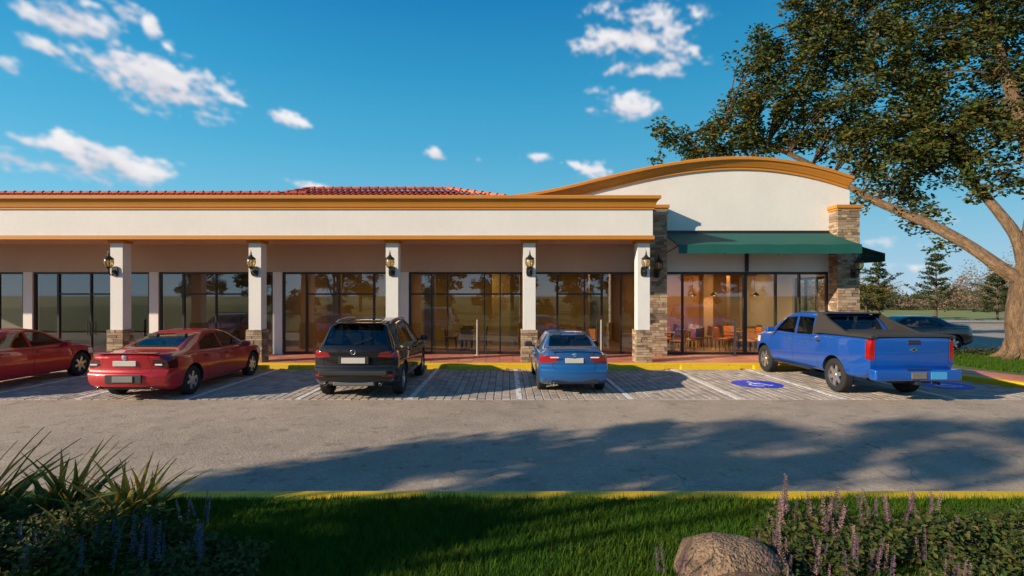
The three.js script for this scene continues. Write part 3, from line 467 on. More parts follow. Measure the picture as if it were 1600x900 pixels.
const paint = (r, g, b, o = {}) => phy(r, g, b, .38, { metalness: .25, clearcoat: 1, clearcoatRoughness: .03, ...o });
function curve1(keys) {                                        // monotone cubic through [x, v]
  const n = keys.length, x = keys.map((k) => k[0]), v = keys.map((k) => k[1]), d = [], m = [];
  for (let i = 0; i < n - 1; i++) d.push((v[i + 1] - v[i]) / (x[i + 1] - x[i]));
  for (let i = 0; i < n; i++) m.push(i === 0 ? d[0] : i === n - 1 ? d[n - 2] : d[i - 1] * d[i] <= 0 ? 0 : 2 * d[i - 1] * d[i] / (d[i - 1] + d[i]));
  return (t) => { if (t <= x[0]) return v[0]; if (t >= x[n - 1]) return v[n - 1]; let i = 0; while (t > x[i + 1]) i++; const h = x[i + 1] - x[i], s = (t - x[i]) / h, s2 = s * s, s3 = s2 * s; return (2 * s3 - 3 * s2 + 1) * v[i] + (s3 - 2 * s2 + s) * h * m[i] + (3 * s2 - 2 * s3) * v[i + 1] + (s3 - s2) * h * m[i + 1]; };
}
function carLoft(S) {
  const top = curve1(S.top), belt = curve1(S.belt), half = curve1(S.half), rh = curve1(S.roofHalf), bot = curve1(S.bot), Rp = curve1(S.rear), Fp = curve1(S.front), xr = -S.L / 2, xf = S.L / 2, N = 26;
  const bow = (x, y, z) => { const h = half(clamp(x, xr, xf)); const a = smooth(xr + .55, xr, x), b = smooth(xf - .6, xf, x); return x + a * (Rp(y) + S.cR * (z / h) ** 2) - b * (Fp(y) + S.cF * (z / h) ** 2); };
  const sect = (x) => {
    const T = top(x), B = Math.min(belt(x), T - .015), h = half(x), b = bot(x), r = Math.min(rh(x), h * .95), k = T - B;
    const P = [[0, b], [h * .6, b], [h * .86, b + .015], [h * .955, b + .09], [h * .985, b + .22], [h, b + (B - b) * .55], [h * .995, b + (B - b) * .74], [h * .975, B - .055], [h * .945, B - .008], [h * .90, B + .05 * k], [h * .90 + (r - h * .90) * .5, B + .45 * k], [r, B + .82 * k], [r * .9, B + .93 * k], [r * .6, B + .985 * k], [0, T]];
    const c = new THREE.CatmullRomCurve3(P.map(([z, y]) => new THREE.Vector3(0, y, z)), false, 'catmullrom', .35), out = [];
    for (let j = 0; j < N * 2; j++) out.push(c.getPoint(j / (N * 2 - 1))); out[0].z = 0; out[out.length - 1].z = 0; out.forEach((p) => { p.z = Math.max(0, p.z); }); return out;
  };
  const xs = []; for (let i = 0; i <= 78; i++) { const u = i / 78; xs.push(xr + S.L * (u + .035 * Math.sin(2 * Math.PI * u) * -1)); }
  const rings = xs.map((x) => { const s = sect(x), r = []; for (const p of s) r.push([bow(x, p.y, p.z), p.y, p.z]); for (let j = s.length - 2; j > 0; j--) r.push([bow(x, s[j].y, -s[j].z), s[j].y, -s[j].z]); return r; });
  const pos = [], q = (a, b, c, d) => { pos.push(...a, ...b, ...c, ...a, ...c, ...d); };
  const K = rings[0].length;
  for (let i = 0; i < rings.length - 1; i++) for (let j = 0; j < K; j++) { const k = (j + 1) % K; q(rings[i][j], rings[i][k], rings[i + 1][k], rings[i + 1][j]); }
  for (const [x, flip] of [[xs[0], 0], [xs[xs.length - 1], 1]]) {
    const s = sect(x), n = 12, P = (j, m) => { const z = s[j].z * (1 - 2 * m / n); return [bow(x, s[j].y, z), s[j].y, z]; };
    for (let j = 0; j < s.length - 1; j++) for (let m = 0; m < n; m++) { const a = P(j, m), b = P(j + 1, m), c = P(j + 1, m + 1), d = P(j, m + 1); flip ? q(a, b, c, d) : q(a, d, c, b); }
  }
  let g = new THREE.BufferGeometry(); g.setAttribute('position', new THREE.Float32BufferAttribute(pos, 3)); g = mergeVertices(g, 1e-5);
  const idx = [], I = g.index.array; for (let i = 0; i < I.length; i += 3) if (I[i] !== I[i + 1] && I[i + 1] !== I[i + 2] && I[i] !== I[i + 2]) idx.push(I[i], I[i + 1], I[i + 2]);
  g.setIndex(idx); g.computeVertexNormals();
  { const p = g.attributes.position; let vol = 0; const A = new THREE.Vector3(), B = new THREE.Vector3(), C = new THREE.Vector3(); for (let i = 0; i < idx.length; i += 3) { A.fromBufferAttribute(p, idx[i]); B.fromBufferAttribute(p, idx[i + 1]); C.fromBufferAttribute(p, idx[i + 2]); vol += A.dot(B.cross(C)); } if (vol < 0) { for (let i = 0; i < idx.length; i += 3) { const t = idx[i]; idx[i] = idx[i + 1]; idx[i + 1] = t; } g.setIndex(idx); g.computeVertexNormals(); } }
  return toCreasedNormals(g, .75);
}
const sideCut = (pts, z0, z1) => strip(prism(pts, z1 - z0).translate(0, 0, z0), ['position', 'normal']);
const endCut = (pts, x0, x1) => strip(prism(pts.map(([z, y]) => [-z, y]), x1 - x0).rotateY(Math.PI / 2).translate(x0, 0, 0), ['position', 'normal']);
function csg(a, b, op) { const A = a.isBrush ? a : new Brush(a.g, a.m), B = new Brush(b, carDark); A.updateMatrixWorld(); B.updateMatrixWorld(); const r = ev.evaluate(A, B, op); const m = r.material; return { g: r.geometry.clone(), m: Array.isArray(m) ? (m.length === 1 ? m[0] : m.slice()) : m }; }
function only(r, mat) {                                        // triangles of one material, as a plain geometry
  const g = r.g.index ? r.g.toNonIndexed() : r.g, ms = Array.isArray(r.m) ? r.m : [r.m], pos = [], nor = [], groups = r.g.groups.length ? r.g.groups : [{ start: 0, count: g.attributes.position.count, materialIndex: 0 }];
  for (const gr of groups) if (ms[gr.materialIndex] === mat) for (let i = gr.start; i < Math.min(gr.start + gr.count, g.attributes.position.count); i++) { pos.push(g.attributes.position.getX(i), g.attributes.position.getY(i), g.attributes.position.getZ(i)); nor.push(g.attributes.normal.getX(i), g.attributes.normal.getY(i), g.attributes.normal.getZ(i)); }
  const o = new THREE.BufferGeometry(); o.setAttribute('position', new THREE.Float32BufferAttribute(pos, 3)); o.setAttribute('normal', new THREE.Float32BufferAttribute(nor, 3)); return o;
}
const inset = (pts, d) => { const cx = pts.reduce((a, p) => a + p[0], 0) / pts.length, cy = pts.reduce((a, p) => a + p[1], 0) / pts.length; return pts.map(([x, y]) => { const l = Math.hypot(x - cx, y - cy); return [x - (x - cx) / l * d, y - (y - cy) / l * d]; }); };
function wheel(r, w, style) {                                  // axis along z, outer face +z
  const t = lathe([[r * .62, -w / 2 + .01], [r * .72, -w / 2], [r * .93, -w / 2 + .012], [r, -w * .34], [r, -w * .12], [r * .985, -w * .11], [r * .985, -w * .09], [r, -w * .08], [r, w * .08], [r * .985, w * .09], [r * .985, w * .11], [r, w * .12], [r, w * .34], [r * .93, w / 2 - .012], [r * .72, w / 2], [r * .66, w / 2 - .012], [r * .62, w / 2 - .03]], 36).rotateX(Math.PI / 2);
  const o = new THREE.Mesh(t, tyreM); o.name = 'wheel';
  const rim = [lathe([[r * .62, -w * .4], [r * .60, w * .2], [r * .65, w * .42], [r * .68, w * .44], [r * .66, w * .36]], 32).rotateX(Math.PI / 2)];
  const n = style.n; for (let i = 0; i < n; i++) {
    const a = i / n * Math.PI * 2; const sp = prism([[.02, -r * style.w0], [r * .63, -r * style.w1], [r * .63, r * style.w1], [.02, r * style.w0]], .022, .006); sp.translate(0, 0, w * .24); sp.rotateZ(a + .3); rim.push(sp);
  }
  rim.push(lathe([[0, w * .40], [r * .1, w * .40], [r * .15, w * .34], [r * .16, w * .2]], 20).rotateX(Math.PI / 2));
  const rm = part(o, 'rim', merge(rim, ['position', 'normal']), alloy);
  part(o, 'brake_disc', lathe([[r * .15, 0], [r * .48, 0], [r * .5, -.02], [r * .15, -.02]], 24).rotateX(Math.PI / 2), rotor);
  part(o, 'spoke_shade_disc', lathe([[0, -w * .3], [r * .62, -w * .3]], 24).rotateX(Math.PI / 2), carDark);  // dark disc standing in for the shade between the spokes
  o.castShadow = o.receiveShadow = true; return o;
}
function buildCar(S, name, label, category, pm) {
  const o = thing(name, label, category); const loft = carLoft(S), solid = { g: loft, m: pm };
  let body = solid; const sub = (b) => { body = csg(body, b, SUBTRACTION); };
  const r = S.wheelR, ar = r * 1.16;
  const panes = [];
  for (const [nm, pts] of S.side) for (const s of [-1, 1]) panes.push([nm, only(csg(solid, sideCut(pts, s > 0 ? 0 : -1.4, s > 0 ? 1.4 : 0), INTERSECTION), pm)]);
  for (const [nm, pts, x0, x1] of S.ends) panes.push([nm, only(csg(solid, endCut(pts, x0, x1), INTERSECTION), pm)]);
  sub(sideCut(S.cabin, -S.cabinZ, S.cabinZ));
  for (const [, pts] of S.side) sub(sideCut(pts, -1.4, 1.4));
  for (const [, pts, x0, x1] of S.ends) sub(endCut(pts, x0, x1));
  for (const ax of S.axles) for (const s of [-1, 1]) {
    const c = new THREE.CylinderGeometry(ar, ar, .62, 40, 1).rotateX(Math.PI / 2).translate(ax, r + .01, s * (S.W / 2 - .02)); sub(strip(c, ['position', 'normal']));
  }
  const lights = [];
  for (const [nm, pts, x0, x1, m] of S.lights) for (const s of [-1, 1]) { const P = pts.map(([z, y]) => [z * s, y]); lights.push([nm, csg(solid, endCut(inset(P, .003), x0, x1), INTERSECTION), m]); sub(endCut(P, x0, x1)); }
  const panels = [];
  for (const [nm, pts, x0, x1] of S.panels || []) { panels.push([nm, csg(body, endCut(inset(pts, .007), x0, x1), INTERSECTION)]); sub(endCut(pts, x0, x1)); }
  const doors = [];
  for (const [nm, pts, hx, hy] of S.doors) for (const s of [-1, 1]) { const z0 = s > 0 ? S.doorZ : -1.4, z1 = s > 0 ? 1.4 : -S.doorZ; doors.push([nm, csg(body, sideCut(inset(pts, .007), z0, z1), INTERSECTION), hx, hy, s]); sub(sideCut(pts, z0, z1)); }
  part(o, 'body', body.g, body.m);
  for (const [nm, d, hx, hy, s] of doors) {
    const dm = part(o, nm, d.g, d.m); const zz = s * (S.handleZ); part(dm, 'handle', rbox(.19, .03, .05, .012, hx, hy, zz), S.handleMat || pm);
  }
  for (const [nm, d] of panels) part(o, nm, d.g, d.m);
  for (const [nm, l, m] of lights) part(o, nm, l.g, [m, carDark].slice(0, Array.isArray(l.m) ? 2 : 1).length > 1 ? l.m.map((q) => (q === pm ? m : carDark)) : m);
  for (const [nm, g] of panes) { const p = g.attributes.position, n = g.attributes.normal; for (let i = 0; i < p.count; i++) p.setXYZ(i, p.getX(i) - n.getX(i) * .006, p.getY(i) - n.getY(i) * .006, p.getZ(i) - n.getZ(i) * .006); if (p.count) part(o, nm, g, S.tint || tint); }
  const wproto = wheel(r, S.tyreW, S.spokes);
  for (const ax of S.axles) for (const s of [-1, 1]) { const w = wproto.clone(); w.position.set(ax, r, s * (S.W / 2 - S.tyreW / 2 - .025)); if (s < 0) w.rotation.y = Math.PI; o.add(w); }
  for (const [sx, sz] of S.seats) part(o, 'seat', merge([rbox(.5, .14, .5, .05, sx, S.seatY, sz), rbox(.14, .62, .48, .05, sx - .28, S.seatY + .32, sz), rbox(.1, .18, .26, .04, sx - .33, S.seatY + .71, sz)], ['position', 'normal']), seatM);
  const md = S.mirror; for (const s of [-1, 1]) part(o, 'mirror', merge([rbox(.12, .14, .22, .04, md[0], md[1], s * (md[2] + .12)), boxAt(.06, .04, .14, md[0] + .03, md[1] - .05, s * (md[2] - .02))], ['position', 'normal']), S.mirrorMat || pm);
  for (const [nm, g, m] of S.extras(pm)) part(o, nm, g, m);
  return o;
}
function sedanSpec(L, W, H, o = {}) {
  const a = L / 4.9, b = H / 1.45, c = W / 1.88, k = (t, f, g) => t.map(([x, y]) => [x * f, y * g]);
  const deck = o.deck || [[-2.45, .95], [-2.36, 1.02], [-2.1, 1.04], [-1.75, 1.06], [-1.62, 1.085], [-.85, 1.36], [-.4, 1.44]], rw0 = o.rw0 || -1.95;
  return {
    L, W, wheelR: o.r || .335, tyreW: .22, axles: o.axles || [-1.42 * a, 1.5 * a], spokes: o.spokes || { n: 6, w0: .12, w1: .075 }, cR: .13, cF: .3,
    top: k([...deck, [.05, 1.45], [.4, 1.41], [1.2, 1.02], [1.3, .985], [2.0, .88], [2.32, .77], [2.45, .68]], a, b),
    belt: k([[-2.45, .90], [-2.2, .965], [-1.6, .985], [0, .94], [1.2, .915], [2.0, .82], [2.45, .62]], a, b),
    half: k([[-2.45, .86], [-2.3, .895], [-1.5, .935], [0, .94], [1.5, .925], [2.2, .86], [2.45, .76]], a, c),
    roofHalf: k([[-2.45, .70], [-1.75, .72], [-.9, .60], [.3, .60], [1.2, .74], [2.45, .6]], a, c),
    bot: k([[-2.45, .34], [-2.2, .25], [-1.9, .2], [1.9, .2], [2.45, .24]], a, b),
    rear: [[.2, .10], [.32, .03], [.5, .0], [.60, .01], [.64, .055], [.70, .07], [.92, .05], [1.0, .03]], front: [[.2, .06], [.45, 0], [.7, .08]],
    side: [['front_window', k([[1.0, .985], [.46, 1.31], [.0, 1.335], [-.02, .965]], a, b)], ['rear_door_window', k([[-.10, .965], [-.08, 1.335], [-.42, 1.315], [-.86, 1.165], [-1.02, 1.0]], a, b)]],
    ends: [['rear_window', [[-.60, 1.1], [.60, 1.1], [.53, 1.365], [-.53, 1.365]].map(([z, y]) => [z * c, y * b]), rw0 * a, -.55 * a], ['windshield', [[-.68, 1.02], [.68, 1.02], [.54, 1.365], [-.54, 1.365]].map(([z, y]) => [z * c, y * b]), .15 * a, 1.5 * a]],
    cabin: k([[1.0, .62], [1.02, .95], [.42, 1.37], [-.45, 1.385], [-1.45, 1.085], [-1.3, .6], [.9, .5]], a, b), cabinZ: .55 * c,
    doors: [['front_door', k([[-.055, .29], [-.055, 1.352], [.03, 1.356], [.48, 1.33], [1.1, .97], [1.12, .60], [1.02, .29]], a, b), .12 * a, .83 * b], ['rear_door', k([[-.065, .29], [-.065, 1.352], [-.43, 1.335], [-.91, 1.175], [-1.08, .97], [-1.0, .78], [-.86, .52], [-.80, .29]], a, b), -.86 * a, .86 * b]],
    doorZ: .56 * c, handleZ: .945 * c, seats: [[.25 * a, -.36 * c], [.25 * a, .36 * c], [-.6 * a, -.34 * c], [-.6 * a, .34 * c]], seatY: .58 * b, mirror: [.82 * a, .98 * b, .92 * c],
    lights: o.lights || [['tail_light', [[.50 * c, .76 * b], [.53 * c, .88 * b], [.98 * c, .93 * b], [.98 * c, .74 * b], [.62 * c, .71 * b]], -L / 2 - .1, -L / 2 + .36, redLens], ['headlight', [[.5 * c, .62 * b], [.55 * c, .72 * b], [.97 * c, .78 * b], [.97 * c, .62 * b]], L / 2 - .75, L / 2 + .1, clearLens]],
    panels: [['trunk_lid', [[-.50 * c, .62 * b], [-.56 * c, .70 * b], [-.485 * c, .97 * b], [-.47 * c, 1.15], [.47 * c, 1.15], [.485 * c, .97 * b], [.56 * c, .70 * b], [.50 * c, .62 * b]], -L / 2 - .1, -L / 2 + .28]],
    extras: o.extras,
  };
}
const plate = (x, y, w = .50, h = .13) => rbox(.02, h, w, .008, x, y, 0);
const exhaust = (x, z) => lathe([[.028, 0], [.034, 0], [.034, .14], [.028, .14]], 16).rotateZ(Math.PI / 2).translate(x + .14, .29, z);
// red sedan (two of them)
{
  const pm = paint(.42, .007, .012);
  const S = sedanSpec(4.9, 1.88, 1.45, {
    lights: [['tail_light', [[.55, .78], [.57, .90], [1.0, .945], [1.0, .70], [.76, .72]], -2.6, -2.0, smokedLens], ['headlight', [[.5, .62], [.55, .72], [.95, .78], [.95, .62]], 1.75, 2.55, clearLens]],
    extras: () => [['license_plate', plate(-2.395, .83, .50, .115), plateM], ['bumper_plate', plate(-2.46, .50, .44, .13), std(.19, .18, .17, .5)], ['plate_recess', rbox(.03, .19, .78, .01, -2.435, .50, 0), carTrim], ['spoiler_lip', rbox(.14, .025, 1.3, .01, -2.3, 1.045, 0), pm], ['badge', lathe([[0, .012], [.05, .008], [.055, 0]], 16).rotateZ(Math.PI / 2).translate(-2.405, .95, 0), chrome], ['light_strip', rbox(.02, .035, .16, .008, -2.34, .80, .70), clearLens], ['light_strip', rbox(.02, .035, .16, .008, -2.34, .80, -.70), clearLens], ['exhaust', exhaust(-2.38, .58), chrome], ['exhaust', exhaust(-2.38, -.58), chrome], ['rear_diffuser', rbox(.12, .1, 1.1, .02, -2.26, .31, 0), carTrim]],
  });
  const c = buildCar(S, 'red_sedan', 'red sedan parked beside the black car, rear end toward the driveway', 'car', pm);
  c.userData.group = 'parked red sedans'; c.rotation.y = Math.PI / 2; c.position.set(-8.17, .012, -13.78);
  const d = copy(c, 'leftmost red sedan, cut off by the left edge of the picture'); d.position.set(-13.08, .012, -13.75);
}
// small blue sedan
{
  const pm = paint(.010, .10, .30);
  const S = sedanSpec(4.35, 1.68, 1.38, {
    r: .31, spokes: { n: 5, w0: .15, w1: .10 }, deck: [[-2.45, .98], [-2.38, 1.04], [-2.1, 1.07], [-1.68, 1.09], [-1.55, 1.12], [-.95, 1.40], [-.5, 1.445]], rw0: -1.85,
    lights: [['tail_light', [[.36, .79], [.38, .90], [.90, .91], [.90, .73], [.50, .745]], -2.4, -1.86, redLens], ['headlight', [[.45, .6], [.5, .7], [.86, .74], [.86, .6]], 1.55, 2.3, clearLens]],
    extras: (pm) => [['license_plate', plate(-2.105, .80, .42, .12), plateM], ['badge', lathe([[0, .012], [.04, .008], [.045, 0]], 16).rotateZ(Math.PI / 2).translate(-2.118, .93, 0), chrome], ['exhaust', exhaust(-2.19, -.45), chrome], ['spoiler_lip', rbox(.1, .02, 1.1, .009, -2.06, 1.02, 0), pm], ['bumper_trim', rbox(.1, .08, 1.1, .02, -2.09, .31, 0), carTrim], ['light_strip', rbox(.015, .03, .2, .006, -2.145, .875, .46), clearLens], ['light_strip', rbox(.015, .03, .2, .006, -2.145, .875, -.46), clearLens]],
  });
  S.mirrorMat = carTrim;
  const c = buildCar(S, 'blue_sedan', 'small blue sedan parked between the black car and the pickup', 'car', pm);
  c.rotation.y = Math.PI / 2; c.position.set(1.58, .012, -14.28);
  // dark sedan on the side road: the same body in black
  const d = copy(c, 'dark sedan on the side road behind the pickup bed', 'dark_sedan');
  const dp = paint(.012, .014, .022); d.traverse((m) => { if (m.isMesh) m.material = Array.isArray(m.material) ? m.material.map((q) => (q === pm ? dp : q)) : m.material === pm ? dp : m.material; });
  d.rotation.y = Math.PI; d.position.set(17.3, -.008, -22.9); d.scale.setScalar(1.06);
}
// black sport utility car
{
  const pm = paint(.004, .004, .006, { metalness: 0, roughness: .6, specularIntensity: .3 }), L = 4.7, W = 1.94;
  const S = {
    L, W, wheelR: .365, tyreW: .24, axles: [-1.42, 1.43], spokes: { n: 5, w0: .16, w1: .11 }, cR: .12, cF: .28,
    top: [[-2.35, 1.06], [-2.29, 1.15], [-2.22, 1.22], [-1.93, 1.60], [-1.82, 1.67], [-1.2, 1.73], [-.3, 1.745], [.2, 1.71], [.45, 1.64], [1.15, 1.17], [1.27, 1.12], [2.0, 1.02], [2.28, .9], [2.35, .8]],
    belt: [[-2.35, 1.02], [-2.2, 1.09], [-1.5, 1.11], [1, 1.06], [2, .96], [2.35, .74]],
    half: [[-2.35, .87], [-2.2, .925], [-1.4, .965], [0, .97], [1.4, .955], [2.1, .885], [2.35, .78]],
    roofHalf: [[-2.35, .76], [-1.9, .66], [-1, .68], [.3, .67], [1.15, .77], [2.35, .6]],
    bot: [[-2.35, .42], [-2.15, .32], [-1.9, .27], [1.9, .27], [2.35, .33]],
    rear: [[.3, .10], [.42, .02], [.6, 0], [.70, .01], [.73, .06], [.95, .06], [1.05, .02]], front: [[.3, .08], [.55, 0], [.9, .06]],
    side: [['front_window', [[1.0, 1.12], [.42, 1.56], [-.02, 1.6], [-.04, 1.10]]], ['rear_door_window', [[-.12, 1.10], [-.10, 1.605], [-.86, 1.60], [-1.02, 1.12]]], ['quarter_window', [[-1.12, 1.13], [-.97, 1.595], [-1.5, 1.56], [-1.78, 1.2]]]],
    ends: [['rear_window', [[-.70, 1.19], [.70, 1.19], [.60, 1.62], [-.60, 1.62]], -2.5, -1.65], ['windshield', [[-.72, 1.17], [.72, 1.17], [.6, 1.62], [-.6, 1.62]], .2, 1.4]],
    cabin: [[1.0, .7], [1.02, 1.1], [.42, 1.6], [-.3, 1.67], [-1.75, 1.60], [-2.0, 1.22], [-1.95, .75], [.9, .6]], cabinZ: .62,
    doors: [['front_door', [[-.08, .42], [-.075, 1.625], [.05, 1.625], [.46, 1.585], [1.1, 1.1], [1.12, .7], [.98, .42]], .12, .96], ['rear_door', [[-.088, .42], [-.083, 1.625], [-.9, 1.622], [-1.07, 1.1], [-.98, .9], [-.84, .62], [-.80, .42]], -.78, .98]],
    doorZ: .63, handleZ: .975, handleMat: null, seats: [[.25, -.38], [.25, .38], [-.65, -.38], [-.65, .38]], seatY: .78, mirror: [.86, 1.14, .95],
    lights: [['tail_light', [[.52, .955], [.56, 1.045], [.96, 1.10], [1.0, .93], [.75, .925]], -2.5, -1.95, redLens], ['headlight', [[.5, .8], [.55, .92], [.92, .96], [.92, .8]], 1.6, 2.5, clearLens], ['reflector', [[.60, .52], [.60, .565], [.98, .575], [.98, .53]], -2.5, -2.1, redLens]],
    panels: [['tailgate', [[-.62, .715], [-.68, .80], [-.63, 1.08], [-.60, 1.15], [.60, 1.15], [.63, 1.08], [.68, .80], [.62, .715]], -2.6, -2.05]],
    extras: () => [['license_plate', plate(-2.305, .875, .52, .125), plateM], ['plate_surround', rbox(.02, .17, .66, .008, -2.292, .88, 0), carTrim], ['badge', merge([boxAt(.012, .05, .012, -2.325, 1.06, -.03), boxAt(.012, .05, .012, -2.325, 1.06, .0), boxAt(.012, .05, .012, -2.325, 1.06, .03), new THREE.TorusGeometry(.05, .008, 6, 20).rotateY(Math.PI / 2).translate(-2.325, 1.06, 0)], ['position', 'normal']), chrome],
      ['bumper_trim', rbox(.1, .11, 1.5, .03, -2.315, .60, 0), std(.016, .015, .014, .6)], ['skid_plate', rbox(.12, .1, .9, .03, -2.24, .37, 0), std(.12, .12, .12, .5)], ['exhaust', exhaust(-2.36, .6).translate(0, .08, 0), chrome], ['exhaust', exhaust(-2.36, -.6).translate(0, .08, 0), chrome],
      ['roof_rail', tube([[-1.55, 1.63, .63], [-1.4, 1.695, .63], [0, 1.715, .63], [.15, 1.66, .63]].map((p) => new THREE.Vector3(...p)), .016, .016, 8, 16), alloy], ['roof_rail', tube([[-1.55, 1.63, -.63], [-1.4, 1.695, -.63], [0, 1.715, -.63], [.15, 1.66, -.63]].map((p) => new THREE.Vector3(...p)), .016, .016, 8, 16), alloy], ['spoiler', rbox(.22, .03, 1.16, .012, -1.93, 1.67, 0), pm], ['rear_wiper', cyl(new THREE.Vector3(-2.24, 1.22, .0), new THREE.Vector3(-2.14, 1.36, .38), .008, 6), carTrim]],
  };
  const c = buildCar(S, 'black_utility_car', 'black sport utility car seen from behind in the bay left of centre', 'car', pm);
  c.rotation.y = Math.PI / 2; c.position.set(-3.31, .012, -13.85);
}
// blue pickup with dark bed cover and sail panels
{
  const pm = paint(.003, .082, .40), clad = std(.030, .026, .023, .7), L = 5.6, W = 1.88;
  const S = {
    L, W, wheelR: .40, tyreW: .26, axles: [-1.5, 1.9], spokes: { n: 6, w0: .13, w1: .09 }, cR: .05, cF: .22,
    top: [[-2.8, 1.38], [-2.74, 1.405], [-1.3, 1.41], [-.98, 1.43], [-.80, 1.74], [-.68, 1.82], [-.3, 1.87], [.4, 1.875], [.75, 1.83], [.92, 1.76], [1.62, 1.32], [1.75, 1.285], [2.4, 1.2], [2.72, 1.07], [2.8, .96]],
    belt: [[-2.8, 1.33], [-2.6, 1.36], [-1, 1.34], [-.6, 1.26], [1.5, 1.22], [2.3, 1.13], [2.8, .86]],
    half: [[-2.8, .90], [-2.6, .92], [-1.5, .94], [0, .92], [1.9, .94], [2.5, .89], [2.8, .80]],
    roofHalf: [[-2.8, .85], [-1.1, .86], [-.75, .70], [.6, .71], [1.6, .82], [2.8, .68]],
    bot: [[-2.8, .62], [-2.6, .5], [-2.0, .42], [2.1, .40], [2.8, .42]],
    rear: [[.5, .06], [.72, .05], [.78, .02], [1.3, .0], [1.4, .01]], front: [[.4, .06], [.7, 0], [1.0, .04]],
    side: [['front_window', [[1.36, 1.28], [.88, 1.68], [.38, 1.73], [.36, 1.27]]], ['rear_door_window', [[.26, 1.27], [.28, 1.735], [-.40, 1.72], [-.47, 1.29]]]],
    ends: [['rear_window', [[-.66, 1.45], [.66, 1.45], [.60, 1.76], [-.60, 1.76]], -1.2, -.5], ['windshield', [[-.74, 1.32], [.74, 1.32], [.62, 1.76], [-.62, 1.76]], .6, 1.9]],
    cabin: [[1.35, .85], [1.38, 1.25], [.88, 1.72], [.4, 1.80], [-.55, 1.78], [-.82, 1.45], [-.75, .85], [1.2, .75]], cabinZ: .66,
    doors: [['front_door', [[.32, .50], [.325, 1.752], [.42, 1.755], [.92, 1.705], [1.46, 1.27], [1.47, .85], [1.36, .50]], .48, 1.10], ['rear_door', [[.312, .50], [.317, 1.752], [-.44, 1.742], [-.53, 1.28], [-.56, .95], [-.80, .75], [-.86, .50]], -.36, 1.12]],
    doorZ: .67, handleZ: .925, handleMat: chrome, seats: [[.55, -.38], [.55, .38], [-.3, -.38], [-.3, .38]], seatY: .98, mirror: [1.22, 1.32, .95],
    lights: [['tail_light', [[.80, .90], [.80, 1.345], [1.05, 1.345], [1.05, .90]], -2.95, -2.62, redLens], ['headlight', [[.55, .9], [.55, 1.06], [.97, 1.08], [.97, .9]], 2.1, 2.95, clearLens]],
    panels: [['tailgate', [[-.785, .76], [-.785, 1.5], [.785, 1.5], [.785, .76]], -2.95, -2.66]],
    extras: (pm) => {
      const sail = (s) => { const g = prism([[-.55, 1.82], [-.62, 1.35], [-1.0, 1.37], [-2.15, 1.405], [-1.75, 1.47], [-1.1, 1.68], [-.72, 1.845]], .05, .012); g.applyMatrix4(new THREE.Matrix4().makeShear(0, 0, 0, 0, 0, 0)); const p = g.attributes.position; for (let i = 0; i < p.count; i++) { const lean = (p.getY(i) - 1.35) * .38; p.setZ(i, s * (.875 - lean) + (p.getZ(i) - .025) * s); } g.computeVertexNormals(); return g; };
      return [['rear_bumper', merge([rbox(.24, .24, 1.84, .05, -2.83, .60, 0)], ['position', 'normal']), pm], ['bumper_step', rbox(.1, .02, .5, .008, -2.90, .725, 0), carTrim], ['license_plate', plate(-2.955, .60, .32, .14), std(.14, .13, .11, .5)], ['bumper_sticker', rbox(.01, .16, .34, .004, -2.952, .60, .42), std(.05, .28, .55, .5)],
        ['bed_cover', rbox(1.75, .05, 1.62, .02, -1.86, 1.425, 0), clad], ['bed_rail', rbox(1.95, .07, .14, .02, -1.82, 1.40, .845), clad], ['bed_rail', rbox(1.95, .07, .14, .02, -1.82, 1.40, -.845), clad], ['tailgate_cap', rbox(.1, .04, 1.6, .015, -2.76, 1.415, 0), clad],
        ['sail_panel', sail(1), clad], ['sail_panel', sail(-1), clad], ['sail_window', sideCut([[-.68, 1.44], [-.70, 1.70], [-.92, 1.60], [-1.02, 1.46]], .0, .02).applyMatrix4(new THREE.Matrix4().makeRotationX(-.36)).translate(0, .03, 1.415), carDark],
        ['tailgate_handle', rbox(.03, .09, .27, .012, -2.80, 1.29, 0), carTrim], ['badge', merge([boxAt(.012, .035, .16, -2.803, 1.13, 0), boxAt(.012, .08, .05, -2.803, 1.13, 0)], ['position', 'normal']), chrome], ['exhaust', exhaust(-2.7, .62).translate(0, .1, 0), rotor], ['hitch', merge([boxAt(.3, .08, .08, -2.8, .44, 0), boxAt(.06, .1, .9, -2.66, .45, 0)], ['position', 'normal']), carTrim],
        ['side_step', rbox(1.8, .05, .12, .02, 0.35, .42, .89), carTrim], ['side_step', rbox(1.8, .05, .12, .02, 0.35, .42, -.89), carTrim], ['side_badge', boxAt(.16, .05, .01, -.92, 1.17, -.935), chrome], ['side_badge', boxAt(.16, .05, .01, -.92, 1.17, .935), chrome], ['rear_axle', merge([cyl(new THREE.Vector3(-1.5, .4, -.8), new THREE.Vector3(-1.5, .4, .8), .06, 10), new THREE.SphereGeometry(.15, 12, 8).translate(-1.5, .4, 0)], ['position', 'normal']), carTrim],
        ['roof_cladding', rbox(.5, .03, 1.36, .012, -.62, 1.845, 0).applyMatrix4(new THREE.Matrix4().makeRotationZ(.0)), clad], ['antenna', cyl(new THREE.Vector3(.2, 1.86, .3), new THREE.Vector3(.1, 1.95, .3), .008, 6), carTrim]];
    },
  };
  const c = buildCar(S, 'blue_pickup', 'bright blue crew-cab pickup with dark bed cover at the right', 'pickup', pm);
  c.rotation.y = Math.PI / 2; c.position.set(8.72, .012, -14.15);
}
